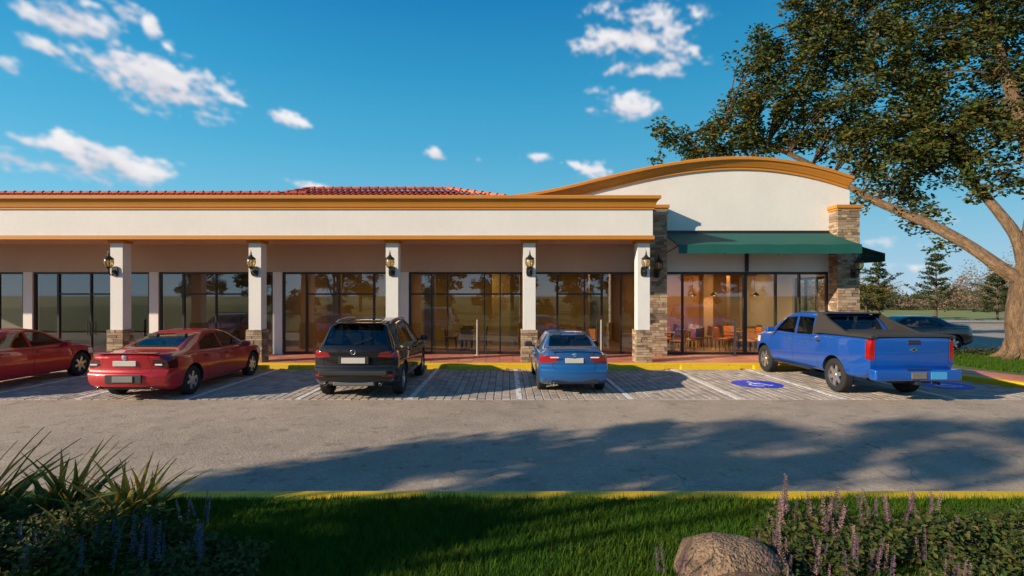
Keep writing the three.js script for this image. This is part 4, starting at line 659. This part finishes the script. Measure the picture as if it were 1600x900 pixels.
// ---------------------------------------------------------------- shop furniture and lamps
{
  const orange = std(.62, .20, .03, .6), brown = std(.17, .075, .03, .55), wood = std(.24, .125, .05, .5), metal = std(.05, .04, .035, .5);
  const chair = (m) => { const o = new THREE.Group(); part(o, 'seat', rbox(.46, .07, .45, .03, 0, .45, 0), m); const bk = rbox(.44, .40, .06, .03, 0, 0, 0); bk.rotateX(-.14); bk.translate(0, .72, -.22); part(o, 'backrest', bk, m); for (const [x, z] of [[-.19, -.19], [.19, -.19], [-.19, .19], [.19, .19]]) part(o, 'leg', cyl(new THREE.Vector3(x * 1.1, 0, z * 1.1), new THREE.Vector3(x, .43, z), .016, 8), metal); return o; };
  const table = () => { const o = new THREE.Group(); part(o, 'table_top', rbox(.85, .04, .85, .015, 0, .74, 0), wood); part(o, 'pedestal', lathe([[.24, 0], [.24, .02], [.05, .05], [.035, .1], [.035, .70], [.12, .72]], 16), metal); return o; };
  const cO = chair(orange), cB = chair(brown), t0 = table(); let nc = 0, nt = 0;
  const put = (p, used, name, label, cat, group, x, d, a) => { const o = used ? p.clone() : p; add(o, name, label, cat, group); o.position.set(x, .13, -d); o.rotation.y = a; };
  const sets = [[6.45, 20.6, 'nearest the stone pier', 0], [7.6, 21.9, 'behind the second pane of the corner shop', 1], [9.2, 21.0, 'just left of the pickup hood', 0], [6.7, 23.6, 'deep in the corner shop on the left', 1], [10.1, 22.9, 'behind the pickup cab', 1], [3.15, 21.0, 'beside the last white column', 0], [2.0, 23.2, 'deep in the shop behind the blue sedan', 0], [-6.2, 22.0, 'in the shop left of the black car', 1], [-1.6, 21.6, 'in the shop right of the black car', 1]];
  for (const [x, d, w, k] of sets) {
    put(t0, nt++, 'dining_table', 'square wooden dining table ' + w, 'table', 'dining tables in the shops', x, d, 0);
    for (const [dx, dd, a, s] of [[-.62, 0, Math.PI / 2, 'left of'], [.62, .05, -Math.PI / 2, 'right of'], [.05, -.64, Math.PI, 'in front of'], [0, .66, 0, 'behind']]) { const p = k ? cB : cO; const used = p.parent ? 1 : 0; put(p, used, k ? 'brown_chair' : 'orange_chair', (k ? 'brown' : 'orange') + ' padded chair ' + s + ' the table ' + w, 'chair', 'dining chairs in the shops', x + dx, d + dd, a); }
  }
  const lampG = std(.9, .75, .5, .6, { emissive: rgb(1, .66, .30), emissiveIntensity: 2.6 });
  const L = [[6.9, 21.2, 6, 'left front of the corner shop'], [9.4, 21.4, 6, 'right front of the corner shop'], [7.2, 24.9, 7, 'left rear of the corner shop'], [10.3, 25.2, 7, 'right rear of the corner shop'], [3.1, 22.4, 4, 'shop beside the stone pier'], [-1.4, 22.6, 3, 'shop right of the black car'], [-5.9, 23.0, 3, 'shop left of the black car'], [-10.6, 22.8, 1.0, 'shop behind the red sedan, added to brighten it']];  // the dim lamp behind the red sedan is added to lift an unlit shop
  for (const [x, d, k, w] of L) {
    const o = thing('ceiling_lamp', 'warm ceiling lamp panel in the ' + w, 'lamp', [x, 3.5, -d], 0, 'ceiling lamps in the shops');
    part(o, 'housing', boxAt(1.26, .05, .96, 0, -.025, 0), metal); part(o, 'diffuser', boxAt(1.2, .03, .9, 0, -.06, 0), lampG);
    const l = new THREE.RectAreaLight(rgb(1, .64, .30), k, 1.2, .9); l.position.set(0, -.085, 0); l.rotation.x = -Math.PI / 2; o.add(l); l.name = 'lamp_light';
  }
}
// ---------------------------------------------------------------- trees and plants
const leafGeo = (() => { const p = [[0, 0, 0], [.3, .08, .42], [0, 0, 1], [-.3, .08, .42], [0, -.03, .45]], g = new THREE.BufferGeometry(), t = []; for (const [a, b, c] of [[0, 1, 4], [1, 2, 4], [2, 3, 4], [3, 0, 4]]) t.push(...p[a], ...p[b], ...p[c]); g.setAttribute('position', new THREE.Float32BufferAttribute(t, 3)); g.computeVertexNormals(); return g; })();
const Q = new THREE.Quaternion(), E = new THREE.Euler();
function leafList(out, c, rad, n, size, pal, r, flat = .85) {
  for (let i = 0; i < n; i++) {
    const u = r() * 2 - 1, a = r() * 6.283, q = rad * Math.pow(r(), .45), s = Math.sqrt(1 - u * u);
    const p = new THREE.Vector3(c.x + Math.cos(a) * s * q, c.y + u * q * flat, c.z + Math.sin(a) * s * q), k = size * rr(.65, 1.25, r), pc = pal[Math.floor(r() * pal.length)], b = rr(.75, 1.25, r);
    out.push({ m: new THREE.Matrix4().compose(p, new THREE.Quaternion().setFromEuler(E.set(rr(-1.0, 1.0, r) + .35, r() * 6.283, rr(-.9, .9, r))), new THREE.Vector3(k, k, k)), c: rgb(pc[0] * b, pc[1] * b, pc[2] * b) });
  }
}
function tree(o, limbs, lobes, spec) {                          // limbs: [points, r0, r1], the first is the trunk; lobes: [centre, rx, ry, rz, clumps]
  const r = rng(spec.seed), bark = spec.bark || M.bark, samples = [];
  limbs.forEach(([pts, a, b], i) => { part(o, i ? 'limb' : 'trunk', tube(pts, a, b, a > .2 ? 16 : 9, pts.length * 6, .35), bark); if (i || limbs.length === 1 || spec.trunkTwigs) { const c = new THREE.CatmullRomCurve3(pts); for (let k = 4; k <= 24; k++) samples.push(c.getPoint(k / 24)); } });
  const list = [], twigs = [];
  for (const [c, rx, ry, rz, n] of lobes) for (let i = 0; i < n; i++) {
    const u = r() * 2 - 1, a = r() * 6.283, q = Math.pow(r(), .38), s = Math.sqrt(1 - u * u), p = new THREE.Vector3(c.x + Math.cos(a) * s * q * rx, c.y + u * q * ry, c.z + Math.sin(a) * s * q * rz);
    if (spec.keep && !spec.keep(p) || spec.thin && r() > spec.thin) continue;
    leafList(list, p, spec.clump * rr(.6, 1.25, r), Math.round(spec.per * rr(.6, 1.3, r)), spec.leaf, spec.pal, r, spec.flat);
    let best = null, bd = 1e9; for (const t of samples) { const d = t.distanceTo(p) + Math.max(0, t.y - p.y) * .8; if (d < bd) { bd = d; best = t; } }
    if (best && bd > .3) { const mid = best.clone().lerp(p, .55); mid.y += bd * .08; mid.x += rr(-.2, .2, r); twigs.push(tube([best, mid, p], Math.min(.07, .014 + bd * .011), .006, 5, 6)); }
  }
  if (twigs.length) part(o, 'twigs', merge(twigs), bark);
  baked(o, 'crown', leafGeo, spec.mat || M.leaf, list.filter((e) => !spec.keepLeaf || spec.keepLeaf(e.m.elements[12], e.m.elements[13], e.m.elements[14]))); return o;
}
const atPx = (x, y, D) => new THREE.Vector3((x - VX) * D / FPX, CH + (VY - y) * D / FPX, -D);
{ // the big tree at the right
  const o = thing('broadleaf_tree', 'huge broadleaf tree with thick tan trunk at the right edge', 'tree'), P = (...a) => a.map((k) => atPx(...k));
  const limbs = [
    [[new THREE.Vector3(17.75, .05, -18.0), new THREE.Vector3(17.55, .9, -18), new THREE.Vector3(17.5, 1.8, -18), new THREE.Vector3(17.55, 2.6, -18.0), new THREE.Vector3(17.75, 3.4, -18.1), new THREE.Vector3(17.85, 4.3, -18.2)], .58, .20],
    [P([1598, 442, 18], [1566, 420, 18.3], [1520, 388, 19.2], [1465, 357, 20.3], [1410, 332, 21.4], [1362, 312, 22.4], [1300, 275, 23.4], [1210, 230, 24.2], [1120, 200, 24.6], [1060, 215, 24.8]), .23, .04],
    [P([1600, 420, 18.1], [1590, 375, 18.4], [1563, 335, 19], [1525, 290, 20.2], [1480, 225, 21.6], [1425, 150, 22.8], [1340, 90, 23.8], [1270, 40, 24.2]), .19, .04],
    [P([1608, 400, 18.2], [1622, 300, 18.5], [1600, 200, 19], [1570, 110, 19.6], [1540, 20, 20.2], [1500, -60, 21]), .33, .06],
    [P([1615, 380, 18.3], [1660, 290, 18.4], [1720, 190, 18.8], [1790, 100, 19]), .25, .06],
  ];
  const lob = (x, y, D, rx, ry, rd, n) => { const k = D / FPX; return [atPx(x, y, D), rx * k, ry * k, rd, n]; };
  const lobes = [lob(1052, 222, 24.7, 38, 34, .8, 12), lob(1098, 228, 24.6, 40, 30, 1, 12), lob(1150, 190, 24.4, 58, 62, 1.4, 34), lob(1205, 215, 24.3, 60, 45, 1.5, 28), lob(1228, 130, 23.8, 75, 70, 1.7, 52), lob(1180, 118, 23.8, 44, 40, 1.0, 14), lob(1300, 90, 23.2, 80, 95, 1.9, 62), lob(1195, 52, 23.6, 20, 24, .5, 4), lob(1268, 15, 23.4, 48, 32, 1, 14), lob(1315, 205, 23, 70, 52, 1.8, 42), lob(1395, 120, 22, 105, 120, 2.2, 90), lob(1370, 12, 22.5, 90, 55, 1.8, 40), lob(1490, 70, 21, 120, 120, 2.2, 90), lob(1410, 240, 22, 85, 52, 2.0, 52), lob(1500, 215, 20.6, 95, 65, 2.0, 55), lob(1575, 150, 19.6, 90, 120, 2.0, 75), lob(1560, 20, 20, 100, 60, 2, 45), lob(1390, 305, 22.4, 60, 20, 1.0, 12), lob(1455, 335, 21, 36, 18, .7, 6), lob(1560, 285, 19.6, 45, 30, 1.2, 13), lob(1480, 395, 20.6, 22, 12, .4, 2), lob(1690, 120, 18.8, 110, 150, 2.4, 60), lob(1450, -60, 21.5, 150, 60, 2.4, 45)];
  tree(o, limbs, lobes, { seed: 12, clump: .62, per: 92, leaf: .205, flat: .8, thin: .74, pal: [[.040, .075, .012], [.055, .090, .014], [.085, .100, .014], [.14, .115, .016], [.07, .07, .014], [.045, .082, .016], [.19, .13, .02]], keep: (p) => !(p.x < 14.2 && p.y < 6.6), keepLeaf: (x, y, z) => !(x < 13.4 && y < 6.35 && z > -28.2) && !(x < 14.3 && y < 4.9) });
  const roots = []; for (let i = 0; i < 7; i++) { const a = i / 7 * 6.283 + .3, c = new THREE.Vector3(17.72, 0, -18); roots.push(tube([c.clone().add(new THREE.Vector3(Math.cos(a) * .35, .75, Math.sin(a) * .35)), c.clone().add(new THREE.Vector3(Math.cos(a) * .62, .28, Math.sin(a) * .62)), c.clone().add(new THREE.Vector3(Math.cos(a) * 1.15, .02, Math.sin(a) * 1.15))], .26, .08, 8, 8, .3)); }
  part(o, 'root_flare', merge(roots), M.bark);
}
const plain = (h, r, seed, spec = {}) => {                     // a free-standing broadleaf tree at the origin
  const o = new THREE.Group(), q = rng(seed), lim = [[[new THREE.Vector3(0, -.1, 0), new THREE.Vector3(.1, h * .25, 0), new THREE.Vector3(0, h * .5, .1), new THREE.Vector3(.1, h * .8, 0)], h * .032, h * .008]], lobes = [];
  const n = spec.lobes || 8; for (let i = 0; i < n; i++) { const a = i / n * 6.283 + q() * .6, y = h * rr(spec.lo || .42, spec.hi || .8, q), d = r * rr(.4, .7, q), c = new THREE.Vector3(Math.cos(a) * d, y, Math.sin(a) * d); lobes.push([c, r * rr(.3, .45, q), r * rr(.24, .36, q), r * rr(.3, .45, q), spec.clumps || 14]); lim.push([[new THREE.Vector3(0, h * rr(.22, .45, q), 0), c.clone().multiplyScalar(.55).setY(y - h * .08), c], h * .012, .03]); }
  lobes.push([new THREE.Vector3(0, h * .84, 0), r * .5, h * .15, r * .5, (spec.clumps || 14) * 1.3]);
  return tree(o, lim, lobes, { seed: seed + 1, clump: r * .16, per: spec.per || 60, leaf: spec.leaf || .3, pal: [[.030, .062, .012], [.045, .075, .014], [.06, .07, .015], [.03, .05, .012]], bark: M.darkbark, trunkTwigs: true, ...spec });
};
{ // trees left of and behind the viewer: they shade the driveway and show in the shop glass
  const under = (sx, sd, H, rad, n) => { const L = H / Math.tan(SUN_EL); return [new THREE.Vector3(sx - Math.sin(SUN_AZ) * L, H, -(sd - Math.cos(SUN_AZ) * L)), rad, rad * .62, rad, n]; };   // a lobe of foliage on the sun ray that ends at this spot of the driveway
  const shade = (H, spots, seed, label) => {
    const lobes = spots.map(([x, d, r, dh = 0]) => under(x, d, H + dh, r, Math.round(22 * r * r + 4))), c = lobes.reduce((a, l) => a.add(l[0]), new THREE.Vector3()).multiplyScalar(1 / lobes.length), o = new THREE.Group(), b = new THREE.Vector3(c.x, 0, c.z), f = new THREE.Vector3(c.x, H * .5, c.z);
    const limbs = [[[b.clone(), b.clone().setY(H * .25), f, f.clone().setY(H * .85)], .17, .08], ...lobes.map((l) => [[f.clone().setY(H * .42), f.clone().lerp(l[0], .55).setY(H * .72), l[0]], .07, .02])];
    tree(o, limbs, lobes, { seed, clump: .42, per: 62, leaf: .2, bark: M.darkbark, pal: [[.04, .075, .013], [.055, .09, .015], [.07, .085, .016]] }); add(o, 'shade_tree', label, 'tree', 'trees on the front lawn outside the view');
  };
  shade(5.2, [[-2.4, 6.8, 1.0], [-.4, 7.8, .95], [1.6, 7.3, .95, .3], [.5, 6.5, .6], [2.1, 8.7, .6, .4], [2.8, 6.7, .5]], 101, 'leafy shade tree on the lawn left of the view, nearest the kerb');
  shade(8.6, [[4.3, 7.6, .8], [4.2, 9.0, .6, .4], [6.9, 8.9, .75], [6.4, 7.3, .55, -.4], [9.3, 9.1, .65], [9.6, 7.9, .55, .5], [12, 8.6, .8]], 202, 'tall shade tree on the lawn behind and left of the viewpoint');
  shade(4.6, [[-.9, 5.05, .6], [-2.2, 4.3, .6], [-3.2, 3.9, .6]], 303, 'low rounded shade tree farthest left on the front lawn');
  const pA = plain(8, 3.9, 401, { leaf: .42, per: 46, clumps: 12, lo: .26, hi: .75 }), pB = plain(10, 4.0, 501, { leaf: .42, per: 46, clumps: 12, lo: .24, hi: .75 });
  [[pA, -30, -26], [pB, -20, -34], [pA, -9, -30], [pB, 1, -40], [pA, 9, -28], [pB, 17, -36], [pA, 26, -30], [pB, -42, -34], [pA, 36, -40], [pB, -2, -60], [pA, -34, -55], [pB, 22, -58]].forEach(([p, x, d], i) => { const o = p.parent ? p.clone() : p; add(o, 'park_tree', 'green park tree standing on the lawn behind the viewpoint', 'tree', 'park trees behind the viewpoint'); o.position.set(x, .05, -d); o.rotation.y = i * 1.7; o.scale.setScalar(rr(.8, 1.15)); });
}
{ // shrubs on the lawn behind the viewpoint, seen in the shop glass
  const sA = plain(2.6, 1.7, 611, { leaf: .2, per: 60, clumps: 9, lo: .2, hi: .7 });
  [[-15, -9], [-10.5, -12], [-6, -8.5], [-1.5, -13], [3.5, -9.5], [7.5, -13], [12, -10], [-20, -13]].forEach(([x, d], i) => { const o = sA.parent ? sA.clone() : sA; add(o, 'park_shrub', 'round green shrub on the lawn behind the viewpoint', 'shrub', 'park shrubs behind the viewpoint'); o.position.set(x, .05, -d); o.rotation.y = i * 2.1; o.scale.setScalar(.75 + .12 * (i % 4)); });
}
{ // unseen bushes added left of the bed, to keep its foot in shade
  [[-6.7, 3.7, 1.45, 1.0, 'rounded dark shrub, unseen, added to shade the left end of the bed'], [-6.2, 4.6, 1.05, .8, 'smaller dark shrub, unseen, added to shade the bed beside the kerb']].forEach(([x, d, h, r, l], i) => { const o = plain(h, r, 700 + i * 9, { leaf: .12, per: 90, clumps: 9, lo: .2, hi: .75 }); add(o, 'added_bush', l, 'shrub'); o.position.set(x, .06, -d); });
}
{ // pendant lamps in the corner shop
  const shade = lathe([[.02, .16], [.05, .15], [.14, .06], [.17, 0], [.165, 0], [.13, .06], [.04, .14]], 20), bulb = std(.9, .8, .6, .5, { emissive: rgb(1, .72, .38), emissiveIntensity: 4 }), mt = std(.05, .03, .02, .5);
  [[7.35, 20.9, 'second pane'], [8.45, 21.5, 'dark central mullion'], [9.75, 20.8, 'third pane']].forEach(([x, d, w]) => { const o = thing('pendant_lamp', 'small warm pendant lamp hanging behind the ' + w + ' of the corner shop', 'lamp', [x, 2.3, -d], 0, 'pendant lamps in the corner shop'); part(o, 'lamp_shade', shade, mt); part(o, 'cord', new THREE.CylinderGeometry(.006, .006, 1.04, 6).translate(0, .68, 0), mt); part(o, 'bulb', new THREE.SphereGeometry(.055, 14, 10).translate(0, .045, 0), bulb); const l = new THREE.PointLight(rgb(1, .7, .36), 2.2, 0, 2); l.position.set(0, .02, 0); l.castShadow = true; l.name = 'bulb_light'; o.add(l); });
}
{ // conifers and brush across the side road
  const pine = (h, seed, pal) => {
    const o = new THREE.Group(), r = rng(seed), list = [], br = [];
    part(o, 'trunk', tube([new THREE.Vector3(0, -.1, 0), new THREE.Vector3(.05, h * .5, 0), new THREE.Vector3(0, h, 0)], h * .022, .02, 8, 10), M.darkbark);
    for (let y = h * .16; y < h * .97; y += h * .072) { const L = h * .46 * Math.pow(1 - y / h, .7) * rr(.55, 1.25, r) + .15, n = 5; for (let i = 0; i < n; i++) { const a = i / n * 6.283 + y * 5 + rr(-.5, .5, r), l = L * rr(.5, 1.2, r), up = l * rr(.05, .55, r), e = new THREE.Vector3(Math.cos(a) * l, y + up, Math.sin(a) * l), b = new THREE.Vector3(0, y, 0); br.push(tube([b, b.clone().lerp(e, .5).setY(y + up * .3), e], .03, .01, 5, 4)); for (let k = .35; k <= 1.01; k += .15) leafList(list, b.clone().lerp(e, k), .13 + .09 * h / 6, 15, .2, pal, r, .6); } }
    part(o, 'branches', merge(br), M.darkbark); baked(o, 'crown', leafGeo, M.needle, list); return o;
  };
  const g1 = [[.035, .062, .022], [.05, .075, .024], [.07, .08, .025]], g2 = [[.12, .11, .02], [.16, .13, .02], [.09, .10, .025]];
  const place = (o, label, x, D, gp) => { add(o, 'pine_tree', label, 'tree', 'pines across the side road'); o.position.set((x - VX) * D / FPX, -.05, -D); };
  place(pine(6.0, 11, g1), 'small pine just right of the stone pier, nearest the awning', 1372, 52);
  place(pine(6.4, 22, g1), 'tallest pine in the row, between the pier and the big tree', 1462, 50);
  place(pine(4.9, 33, g1), 'pine directly left of the big tree trunk', 1558, 50);
  const ys = plain(3.6, 1.9, 61, { leaf: .2, per: 50, clumps: 9, pal: g2 }); add(ys, 'yellow_shrub', 'yellow green shrub tree beside the stone pier, behind the pickup', 'shrub'); ys.position.set((1352 - VX) * 46 / FPX, -.05, -46);
  const r = rng(44), list = [], pal = [[.20, .135, .085], [.24, .16, .10], [.17, .12, .085], [.26, .19, .12], [.15, .13, .06]];
  for (let i = 0; i < 210; i++) { const D = rr(85, 130, r), x = rr(1180, 1760, r), hh = rr(1.2, 5.4, r) * (1 + .5 * Math.sin(x * .021)), c = new THREE.Vector3((x - VX) * D / FPX, hh * .5, -D); for (let k = 0; k < 3; k++) leafList(list, c.clone().add(new THREE.Vector3(rr(-2, 2, r), rr(-.3, .5, r) * hh, rr(-2, 2, r))), rr(1.2, 2.4, r), 130, .36, pal, r, hh * .28); }
  const th = new THREE.Group(); instanced(th, 'brush', leafGeo, M.needle, list).userData.kind = 'stuff'; add(th, 'far_thicket', 'brown bare brush along the far side of the field', 'thicket', null, 'stuff');
  const fl = []; for (let i = 0; i < 26; i++) { const D = rr(19.2, 20.2, r), x = rr(13.9, 19.5, r); leafList(fl, new THREE.Vector3(x, .22, -D), .26, 60, .12, [[.05, .05, .02], [.10, .07, .035], [.035, .045, .015]], r, .6); }
  const hd = new THREE.Group(); instanced(hd, 'leaves', leafGeo, M.leaf, fl).userData.kind = 'stuff'; add(hd, 'low_hedge', 'low dry ground cover between the lawn and the side road', 'ground cover', null, 'stuff');
}
{ // front lawn grass
  const tuft = (() => { const r = rng(3), pos = []; for (let b = 0; b < 6; b++) { const a = r() * 6.283, l = rr(.6, 1.1, r), lean = rr(.1, .55, r), w = .055, cx = Math.cos(a), cz = Math.sin(a), ox = rr(-.2, .2, r), oz = rr(-.2, .2, r), pt = (t, s) => [ox + cx * lean * t * t * l - cz * w * s * (1 - t * .9), t * l, oz + cz * lean * t * t * l + cx * w * s * (1 - t * .9)]; for (const [t0, t1] of [[0, .5], [.5, 1]]) { const A = pt(t0, -1), B = pt(t0, 1), C = pt(t1, 1), D = pt(t1, -1); pos.push(...A, ...B, ...C); if (t1 < 1) pos.push(...A, ...C, ...D); else pos.push(...A, ...C, ...D); } } const g = new THREE.BufferGeometry(); g.setAttribute('position', new THREE.Float32BufferAttribute(pos, 3)); g.computeVertexNormals(); return g; })();
  const r = rng(9), mk = (n, x0, x1, d0, d1, y, s) => { const list = []; for (let i = 0; i < n; i++) { const X = rr(x0, x1, r), D = rr(d0, d1, r), pn = fbm(X * 1.3 + 40, D * 1.3, 3, 3), k = s * rr(.7, 1.3, r) * (.75 + .5 * pn), b = rr(.7, 1.25, r), yl = r() < .06 ? 1 : 0; list.push({ m: new THREE.Matrix4().compose(V(X, y, D), new THREE.Quaternion().setFromEuler(E.set(rr(-.2, .2, r), r() * 6.283, rr(-.2, .2, r))), new THREE.Vector3(k, k, k)), c: rgb((.040 + .08 * yl + .03 * pn) * b, (.13 + .03 * yl) * b, .008 * b) }); } return list; };
  const g = new THREE.Group(); instanced(g, 'blades', tuft, M.grass, [...mk(62000, -6.2, 6.2, 3.3, 5.66, .088, .085), ...mk(14000, -13, 13, 1.2, 5.66, .088, .09)]).userData.kind = 'stuff'; add(g, 'grass', 'short green grass of the front lawn', 'grass', null, 'stuff');
  const g2 = new THREE.Group(); instanced(g2, 'blades', tuft, M.grass, mk(16000, 13.9, 24, 12.2, 20.4, .122, .10).filter((e) => { const x = e.m.elements[12], d = -e.m.elements[14]; return x > 14.6 - (d - 12) * .12; })).userData.kind = 'stuff'; add(g2, 'grass', 'sunlit grass around the foot of the big tree', 'grass', null, 'stuff');
}
{ // planting bed in the foreground
  const blade = (seed) => { const r = rng(seed), pos = [], n = 9, bend = rr(.15, .55, r); const pt = (t, s) => { const w = .040 * Math.pow(Math.sin(Math.PI * Math.min(1, .18 + t * .82)), .7) * (1 - t * .55); return [bend * t * t * .9, t * (1 - .25 * bend * t), s * w + 0, s]; }; for (let i = 0; i < n; i++) { const q = (t, s) => { const p = pt(t, s); return [p[0] - Math.abs(s) * -.008, p[1], p[2]]; }; const A = q(i / n, -1), B = q(i / n, 0), C = q(i / n, 1), D = q((i + 1) / n, -1), F = q((i + 1) / n, 0), G = q((i + 1) / n, 1); pos.push(...A, ...B, ...F, ...A, ...F, ...D, ...B, ...C, ...G, ...B, ...G, ...F); } const g = new THREE.BufferGeometry(); g.setAttribute('position', new THREE.Float32BufferAttribute(pos, 3)); g.computeVertexNormals(); return toCreasedNormals(g, .4); };
  const blades = [1, 2, 3, 4, 5].map(blade), bm = [[.13, .16, .018], [.24, .20, .022], [.07, .11, .015], [.36, .24, .03]].map((c) => phy(...c, .7, { transmission: .35, thickness: 0, specularIntensity: .3 }));
  const irisSpots = [[-4.75, 4.75, .98, 'at the left edge of the picture, tallest of the clumps'], [-4.15, 4.95, .86, 'second from the left edge'], [-3.55, 5.02, .74, 'nearest the yellow kerb'], [-4.5, 4.25, .66, 'lowest at the left edge, in shade'], [-3.62, 4.55, .55, 'low in the shade before the kerb']];
  irisSpots.forEach(([X, D, h, w], i) => { const r = rng(60 + i), o = thing('spiky_plant', 'clump of long sword-shaped leaves ' + w, 'plant', [X, .085, -D], 0, 'sword-leaved clumps at the lower left'); for (let k = 0; k < 62; k++) { const m = part(o, 'leaf', blades[k % 5], bm[Math.floor(r() * 4)]); const s = h * rr(.55, 1.12, r); m.scale.set(s, s, s * rr(.9, 1.5, r)); m.position.set(rr(-.12, .12, r), 0, rr(-.12, .12, r)); m.rotation.set(0, r() * 6.283, -rr(-.05, .75, r), 'YXZ'); } });
  // low leafy shrubs
  const shrub = (X, D, rx, h, seed, pal, label, n = 26) => { const r = rng(seed), list = [], st = [], o = thing('low_shrub', label, 'shrub', [X, .085, -D], 0, 'low shrubs in the front bed'); for (let i = 0; i < n; i++) { const a = r() * 6.283, q = Math.sqrt(r()) * rx, p = new THREE.Vector3(Math.cos(a) * q, h * rr(.25, 1, r) * (1 - .4 * q / rx), Math.sin(a) * q * .7); leafList(list, p, .13, 62, .055, pal, r, .8); st.push(tube([new THREE.Vector3(p.x * .3, 0, p.z * .3), p.clone().multiplyScalar(.6), p], .006, .003, 4, 4)); } part(o, 'stems', merge(st), M.darkbark); baked(o, 'foliage', leafGeo, M.leaf, list); };
  const gp = [[.05, .085, .014], [.075, .10, .016], [.10, .11, .02], [.04, .07, .014], [.12, .10, .03]];
  shrub(-4.4, 4.4, .7, .60, 71, gp, 'dark leafy shrub under the sword-leaved clumps at the left', 44); shrub(-3.4, 4.4, .6, .46, 72, gp, 'dark leafy shrub between the sword leaves and the blue flower spikes', 40); shrub(-2.45, 4.12, .5, .24, 73, gp, 'low leafy shrub among the blue flower spikes');
  shrub(2.75, 4.5, .62, .40, 74, gp, 'leafy shrub under the purple flower spikes behind the boulder', 34); shrub(3.55, 4.45, .6, .36, 75, gp, 'leafy shrub right of the purple flower spikes', 34); shrub(2.5, 4.0, .6, .30, 76, gp, 'low shrub in front of the boulder', 30); shrub(4.3, 4.5, .6, .36, 77, gp, 'leafy shrub at the lower right corner', 30); shrub(3.6, 3.95, .65, .26, 78, gp, 'lowest shrub at the bottom right', 30);
  // flowering sage: stalks with whorls of small flowers
  const spike = (seed, pal) => { const r = rng(seed), list = [], h = 1; const g = []; const st = tube([new THREE.Vector3(0, 0, 0), new THREE.Vector3(rr(-.04, .04, r), .5, rr(-.04, .04, r)), new THREE.Vector3(rr(-.08, .08, r), 1, rr(-.08, .08, r))], .006, .003, 4, 6); const c = new THREE.CatmullRomCurve3([new THREE.Vector3(0, 0, 0), new THREE.Vector3(0, .5, 0), new THREE.Vector3(0, 1, 0)]); const fl = []; for (let y = .42; y < 1.02; y += .042) for (let k = 0; k < 7; k++) { const a = k / 7 * 6.283 + y * 40, q = .036 * (1.15 - y * .75) * rr(.7, 1.3, r), f = leafGeo.clone(); f.scale(.045, .045, .045 * (1.35 - y * .6)); f.rotateX(-rr(.1, .9, r)); f.rotateY(a); f.translate(Math.sin(a) * q * .4, y + rr(-.01, .01, r), Math.cos(a) * q * .4); if (r() < .72) fl.push(f); } return [st, merge(fl, ['position', 'normal'])]; };
  const spikes = [81, 82, 83, 84].map((s) => spike(s)), stemM = std(.07, .075, .03, .8), flM = { p: [[.22, .10, .15], [.15, .07, .13], [.30, .16, .17]].map((c) => phy(...c, .7, { transmission: .2, thickness: 0 })), b: [[.11, .095, .19], [.15, .125, .21], [.09, .08, .15]].map((c) => phy(...c, .7, { transmission: .2, thickness: 0 })) };
  const sage = (X, D, n, h, rad, seed, tone, label) => { const r = rng(seed), o = thing('flowering_sage', label, 'flowers', [X, .085, -D], 0, 'flowering sage in the front bed'); for (let i = 0; i < n; i++) { const k = Math.floor(r() * 4), s = h * rr(.7, 1.12, r), m = part(o, 'flower_stem', spikes[k][0], stemM); const a = r() * 6.283, q = Math.sqrt(r()) * rad; m.position.set(Math.cos(a) * q, 0, Math.sin(a) * q * .6); m.scale.setScalar(s); m.rotation.set(rr(-.22, .22, r), r() * 6.283, rr(-.22, .22, r)); part(m, 'flower_spike', spikes[k][1], flM[tone][Math.floor(r() * 3)]); } };
  sage(2.5, 4.62, 13, .52, .34, 91, 'p', 'purple flower spikes standing before the yellow kerb, left group'); sage(3.05, 4.6, 13, .5, .36, 92, 'p', 'purple flower spikes standing before the yellow kerb, right group'); sage(3.75, 4.75, 9, .46, .35, 93, 'p', 'sparse purple spikes at the right end of the bed'); sage(2.2, 3.98, 22, .42, .5, 94, 'p', 'pinkish flower spikes crowding around the boulder'); sage(1.22, 3.98, 3, .38, .1, 95, 'p', 'pale pink spikes on the grass left of the boulder'); sage(3.0, 3.95, 14, .40, .5, 96, 'p', 'short purple spikes at the bottom right of the bed');
  sage(-2.95, 4.12, 9, .44, .35, 97, 'b', 'blue flower spikes in shade beside the dark shrub'); sage(-2.4, 4.1, 8, .46, .32, 98, 'b', 'blue flower spikes in shade on the lawn side'); sage(-3.6, 4.2, 8, .38, .4, 99, 'b', 'blue flower spikes at the lower left under the sword leaves'); sage(-2.75, 4.9, 5, .42, .25, 100, 'b', 'small bluish spikes close to the kerb at the left');
  // boulder
  const rockMap = tex(512, (x, y) => { const n = fbm(x * 10, y * 10, 3, 6, 10, 10), s = fbm(x * 50, y * 50, 9, 3, 50, 50); const k = .55 + .8 * (n - .2) - .5 * smooth(.62, .7, s); return [k, k * .97, k * .92]; }, true); rockMap.repeat.set(1.3, 1.3);
  const bg = mergeVertices(strip(new THREE.IcosahedronGeometry(1, 5), ['position'])), p = bg.attributes.position; for (let i = 0; i < p.count; i++) { const v = new THREE.Vector3().fromBufferAttribute(p, i), k = .82 + .42 * fbm(v.x * 1.6 + 9, v.y * 1.6 + 9, v.z * 1.6 + 9, 5) + .12 * fbm(v.x * 9 + 30, v.y * 9 + 30, v.z * 9, 3); v.multiplyScalar(k); p.setXYZ(i, v.x, v.y, v.z); } bg.computeVertexNormals(); bg.scale(.42, .36, .40);
  const b = new THREE.Mesh(worldUV(bg), std(.26, .175, .115, .95, { map: rockMap, bumpMap: noiseBump, bumpScale: .06 })); b.castShadow = b.receiveShadow = true; add(b, 'boulder', 'rounded tan boulder in the flower bed at the lower right', 'boulder'); b.position.set(1.75, .05, -4.08);
}
renderer.render(scene, camera);
